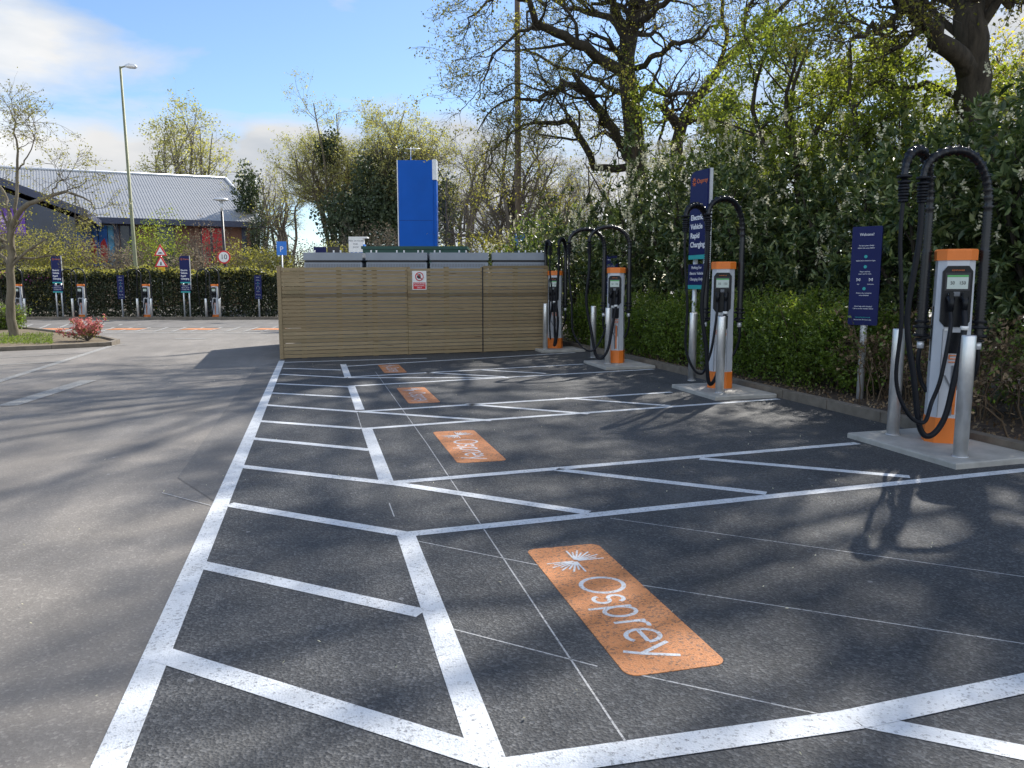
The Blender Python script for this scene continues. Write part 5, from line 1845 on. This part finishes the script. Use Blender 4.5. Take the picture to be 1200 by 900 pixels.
B_ = [(20, 262, 47, 2.6, 'olive green shrub behind the young tree at the left edge', 'olive', 3600),
      (70, 272, 46, 2.2, 'yellowish green shrub behind the left tall sign', 'olive', 3200),
      (112, 280, 48, 1.9, 'sparse brown shrub left of the lamp column', 'brownleaf', 1000),
      (146, 284, 46, 1.5, 'low brownish shrub at the foot of the lamp column', 'brownleaf', 900),
      (184, 258, 52, 2.3, 'rounded bright green shrub in front of the brick building, beside the lamp column', 'freshleaf', 3300),
      (240, 264, 54, 1.9, 'pinkish brown budding shrub before the red poster', 'brownleaf', 1700),
      (225, 290, 46, 1.6, 'brownish shrub behind the middle tall sign', 'brownleaf', 1400),
      (284, 284, 48, 2.0, 'yellow green shrub right of the round speed sign', 'olive', 2600),
      (318, 286, 46, 1.7, 'olive shrub by the small blue parking notice', 'olive', 2200),
      (345, 282, 50, 2.3, 'brown green shrub behind the left end of the timber screen', 'brownleaf', 2200),
      (395, 284, 48, 2.3, 'low shrub behind the leftmost grey cabinet', 'olive', 2200),
      (445, 262, 52, 2.6, 'brown twiggy shrub left of the blue pylon foot', 'brownleaf', 2000),
      (530, 284, 40, 1.8, 'low green shrub right of the blue pylon foot', 'olive', 1800)]
for i, (px, pyt, D, w, l, mm, n) in enumerate(B_):
    bush(px, pyt, D, w, l, M[mm], 110 + i, n)
bush(304, 250, 60, 1.1, 'narrow dark green conifer at the right corner of the brick building', M['ivy'], 140, 2200, .16, 'bark')
bush(578, 268, 27, 1.35, 'rounded olive bush behind the right-hand cabinets', M['olive'], 141, 3800, .085)
bush(622, 262, 25, 1.0, 'dark green bush between the rounded olive bush and the laurels', M['privet'], 142, 3000, .08)

# ---- background trees
def bgtree(px, D, top, w, label, leafm, barkm, seed, nleaf, size, k=(8, 7, 6), stems=9, h0f=.25, group='trees beyond the car park', ln=1.0, asp=.6, name='broadleaf_tree', lean=0):
    p = at(px, top, D)
    h1 = p.z - gz(p.x, p.y)
    return shrubtree(name, px, D, w, h1 * h0f, h1, label, leafm, barkm, seed, nleaf, size, stems, k, group, 'tree', (h1 * .20 * ln, h1 * .10 * ln, h1 * .048 * ln), lean, asp)


bgtree(225, 85, 138, 4.6, 'pale yellow green willow rising over the metal roof', M['willow'], M['twig'], 151, 2.2, .24, stems=11, name='willow_tree')
bgtree(300, 74, 196, 3.4, 'bare grey brown tree right of the willow, behind the building corner', M['willow'], M['twig'], 152, .45, .14)
bgtree(334, 66, 200, 3.0, 'greyish budding tree left of the ivy clad tree', M['willow'], M['twig'], 153, .6, .14)
bgtree(400, 62, 132, 4.4, 'tall tree with yellowish spring leaves and ivy, left half of the big clump', M['willow'], M['bark2'], 155, 3.2, .13, stems=13, k=(9, 8, 7))
bgtree(478, 60, 130, 4.2, 'tall yellowish tree rising behind the blue pylon', M['willow'], M['bark2'], 156, 2.8, .14, stems=13, k=(9, 8, 7))
bgtree(540, 58, 176, 3.2, 'sparse pale tree right of the blue pylon', M['willow'], M['twig'], 157, .9, .14)
bgtree(598, 33, 150, 2.9, 'fine bare twiggy tree beside the wooden pole, left of the big oak', M['oakleaf'], M['twig'], 158, .6, .07, k=(11, 9, 6), stems=12, h0f=.12)
bgtree(640, 36, 190, 3.0, 'low bare twiggy tree under the left side of the big oak', M['oakleaf'], M['twig'], 159, .8, .07, k=(10, 8, 6), stems=11, h0f=.12)
# ivy masses on the big clump: separate climbers
rg_ = np.random.default_rng(160)
for px, py, D, r, n, l in ((452, 232, 58, (2.9, 2.5, 4.2), 9000, 'dark ivy mass filling the middle of the big tree clump'), (420, 262, 57, (3.0, 2.2, 2.6), 6500, 'dark ivy at the left foot of the big tree clump'),
                           (386, 178, 60, (1.1, 1.1, 1.6), 1800, 'small dark ivy patch high on the left tree of the clump'), (292, 232, 68, (1.3, 1.2, 3.0), 2400, 'dark ivy column right behind the roof end'),
                           (520, 245, 57, (1.3, 1.2, 2.6), 1800, 'ivy on the sparse tree right of the blue pylon')):
    c = at(px, py, D)
    root = empty('ivy_mass', (c.x, c.y, 0), 0, l, 'climber', 'ivy on the background trees')
    P, _ = blob_points(rg_, n, (0, 0, c.z), r, .3, .1)
    leaves('foliage', P, .24, .7, M['ivy'], root, rg_)
    s = np.array([resample([(0, 0, 0), (.2, .1, c.z * .5), (0, .2, c.z + r[2] * .4)], [.12, .09, .04], 8)[0]])
    NP, NR = kids(s, np.full((1, 8), .06), 40, r[0] * .9, .5, 5, (30, 80), .2, .05, rg_, minr=.02)
    wood('stem', [(s, np.full((1, 8), .1), 5), (NP, NR, 3)], M['bark'], root)

# ---- left planting island with a young tree
ib = [G(-60, 414), G(60, 409), G(128, 405.5), G(138, 402.5), G(120, 399), G(40, 392), G(-60, 388)]
mb = MB()
n = len(ib)
cx_, cy_ = sum(p.x for p in ib) / n, sum(p.y for p in ib) / n
mb.prism([(p.x, p.y) for p in ib], -.3, 0.05)
tag(mb.build('planting_island', M['verge']), kind='structure')
kk = MB()
for i in range(n):
    p, q = ib[i], ib[(i + 1) % n]
    if i == n - 1:
        continue
    d = Vector((q.x - p.x, q.y - p.y)).normalized()
    nn = Vector((-d.y, d.x)) * .06
    kk.prism([(p.x - nn.x, p.y - nn.y), (q.x - nn.x, q.y - nn.y), (q.x + nn.x, q.y + nn.y), (p.x + nn.x, p.y + nn.y)], -.3, 0.095 + .002 * i)
tag(kk.build('island_kerb', M['kerb']), kind='structure')
rg_ = np.random.default_rng(170)
pp = [G(x, y) for x, y in zip(rg_.uniform(0, 62, 1500), rg_.uniform(396, 406, 1500))]
C = np.array([[p.x, p.y, .07 + .03 * rg_.random()] for p in pp])
tag(leaves('grass', C, .12, .12, M['grass'], None, rg_, droop=-.8), kind='stuff')

tb = G(17, 399)
DT = at(17, 399, 24).y * 0 + (tb.x * math.sin(YAW) + tb.y * math.cos(YAW))
yt = [limb([(18, 402), (14, 372), (12, 335), (13, 300), (13, 270)], DT, [.14, .115, .105, .10, .085]),
      limb([(13, 300), (14, 270), (20, 252), (32, 240), (48, 233), (66, 227), (84, 226), (100, 233), (112, 246)], DT, [.075, .075, .07, .065, .055, .045, .035, .022, .012], [0, -.1, -.2, -.4, -.5, -.6, -.7, -.8, -.9]),
      limb([(13, 272), (9, 245), (4, 225), (-12, 205), (-30, 190)], DT, [.06, .05, .045, .03, .02], [0, .2, .4, .6, .8]),
      limb([(14, 285), (18, 250), (20, 210), (20, 180), (18, 150), (12, 125)], DT, [.055, .05, .04, .03, .02, .01], [0, .3, .5, .6, .7, .8]),
      limb([(20, 200), (28, 190), (38, 172), (42, 150)], DT + .5, [.025, .02, .014, .008]),
      limb([(58, 236), (62, 222), (72, 212), (80, 208)], DT - .5, [.025, .02, .012, .008]),
      limb([(13, 310), (-8, 290), (-30, 270)], DT, [.05, .04, .02], [0, .4, .8])]
ry = np.random.default_rng(171)
tree('young_tree', (tb.x, tb.y, 0), yt, 'young tree with pale trunk and yellow green leaves on the left planting island', M['bark2'], M['olive'], ry,
     [dict(k=7, length=1.3, n=7, rr=.45, wob=.2, up=.02, tmin=.62, minr=.009),
      dict(k=6, length=.75, n=5, rr=.5, wob=.2, up=.0, minr=.006),
      dict(k=5, length=.34, n=4, rr=.5, wob=.2, up=-.02, minr=.0035)], (3.0, .058, .6), wob=.02)
bush(2, 356, 25.5, .75, 'dark green rounded shrub at the left edge beside the young tree trunk', M['privet'], 172, 2600, .06, group=None)
# red tipped shrub
pb = G(103, 402)
rp = np.random.default_rng(173)
root = empty('red_tipped_shrub', (pb.x, pb.y, .05), 0, 'small shrub with red tipped young leaves on the planting island', 'shrub')
k = 30
a = rp.uniform(0, 2 * PI, k)
e = np.stack([np.cos(a) * rp.uniform(.1, .5, k), np.sin(a) * rp.uniform(.1, .45, k), rp.uniform(.22, .55, k)], 1)
e[:4] = e[:4] * np.array([.5, .5, 1]) + np.array([-.42, 0, -.12])
PT = np.array([resample([(0, 0, 0), q * np.array([.5, .5, .45]), q], [.012, .009, .005], 6)[0] for q in e])
PR = np.tile(np.linspace(.012, .005, 6), (k, 1))
NP, NR = kids(PT, PR, 4, .16, .6, 4, (25, 50), .1, .1, rp, minr=.003, tmin=.4)
wood('stems', [(PT, PR, 4), (NP, NR, 3)], M['twig'], root)
tips = np.vstack([NP[:, -1], PT[:, -1]])
C = (tips[:, None, :] + rp.normal(size=(len(tips), 7, 3)) * .035 + np.array([0, 0, .02])).reshape(-1, 3)
leaves('red_leaves', C, .075, .45, M['redleaf'], root, rp, droop=-.5)
C = NP[:, 1:3].reshape(-1, 3)
C = np.vstack([C + rp.normal(size=C.shape) * .03 for _ in range(2)])
leaves('green_leaves', C, .07, .45, M['olive'], root, rp)
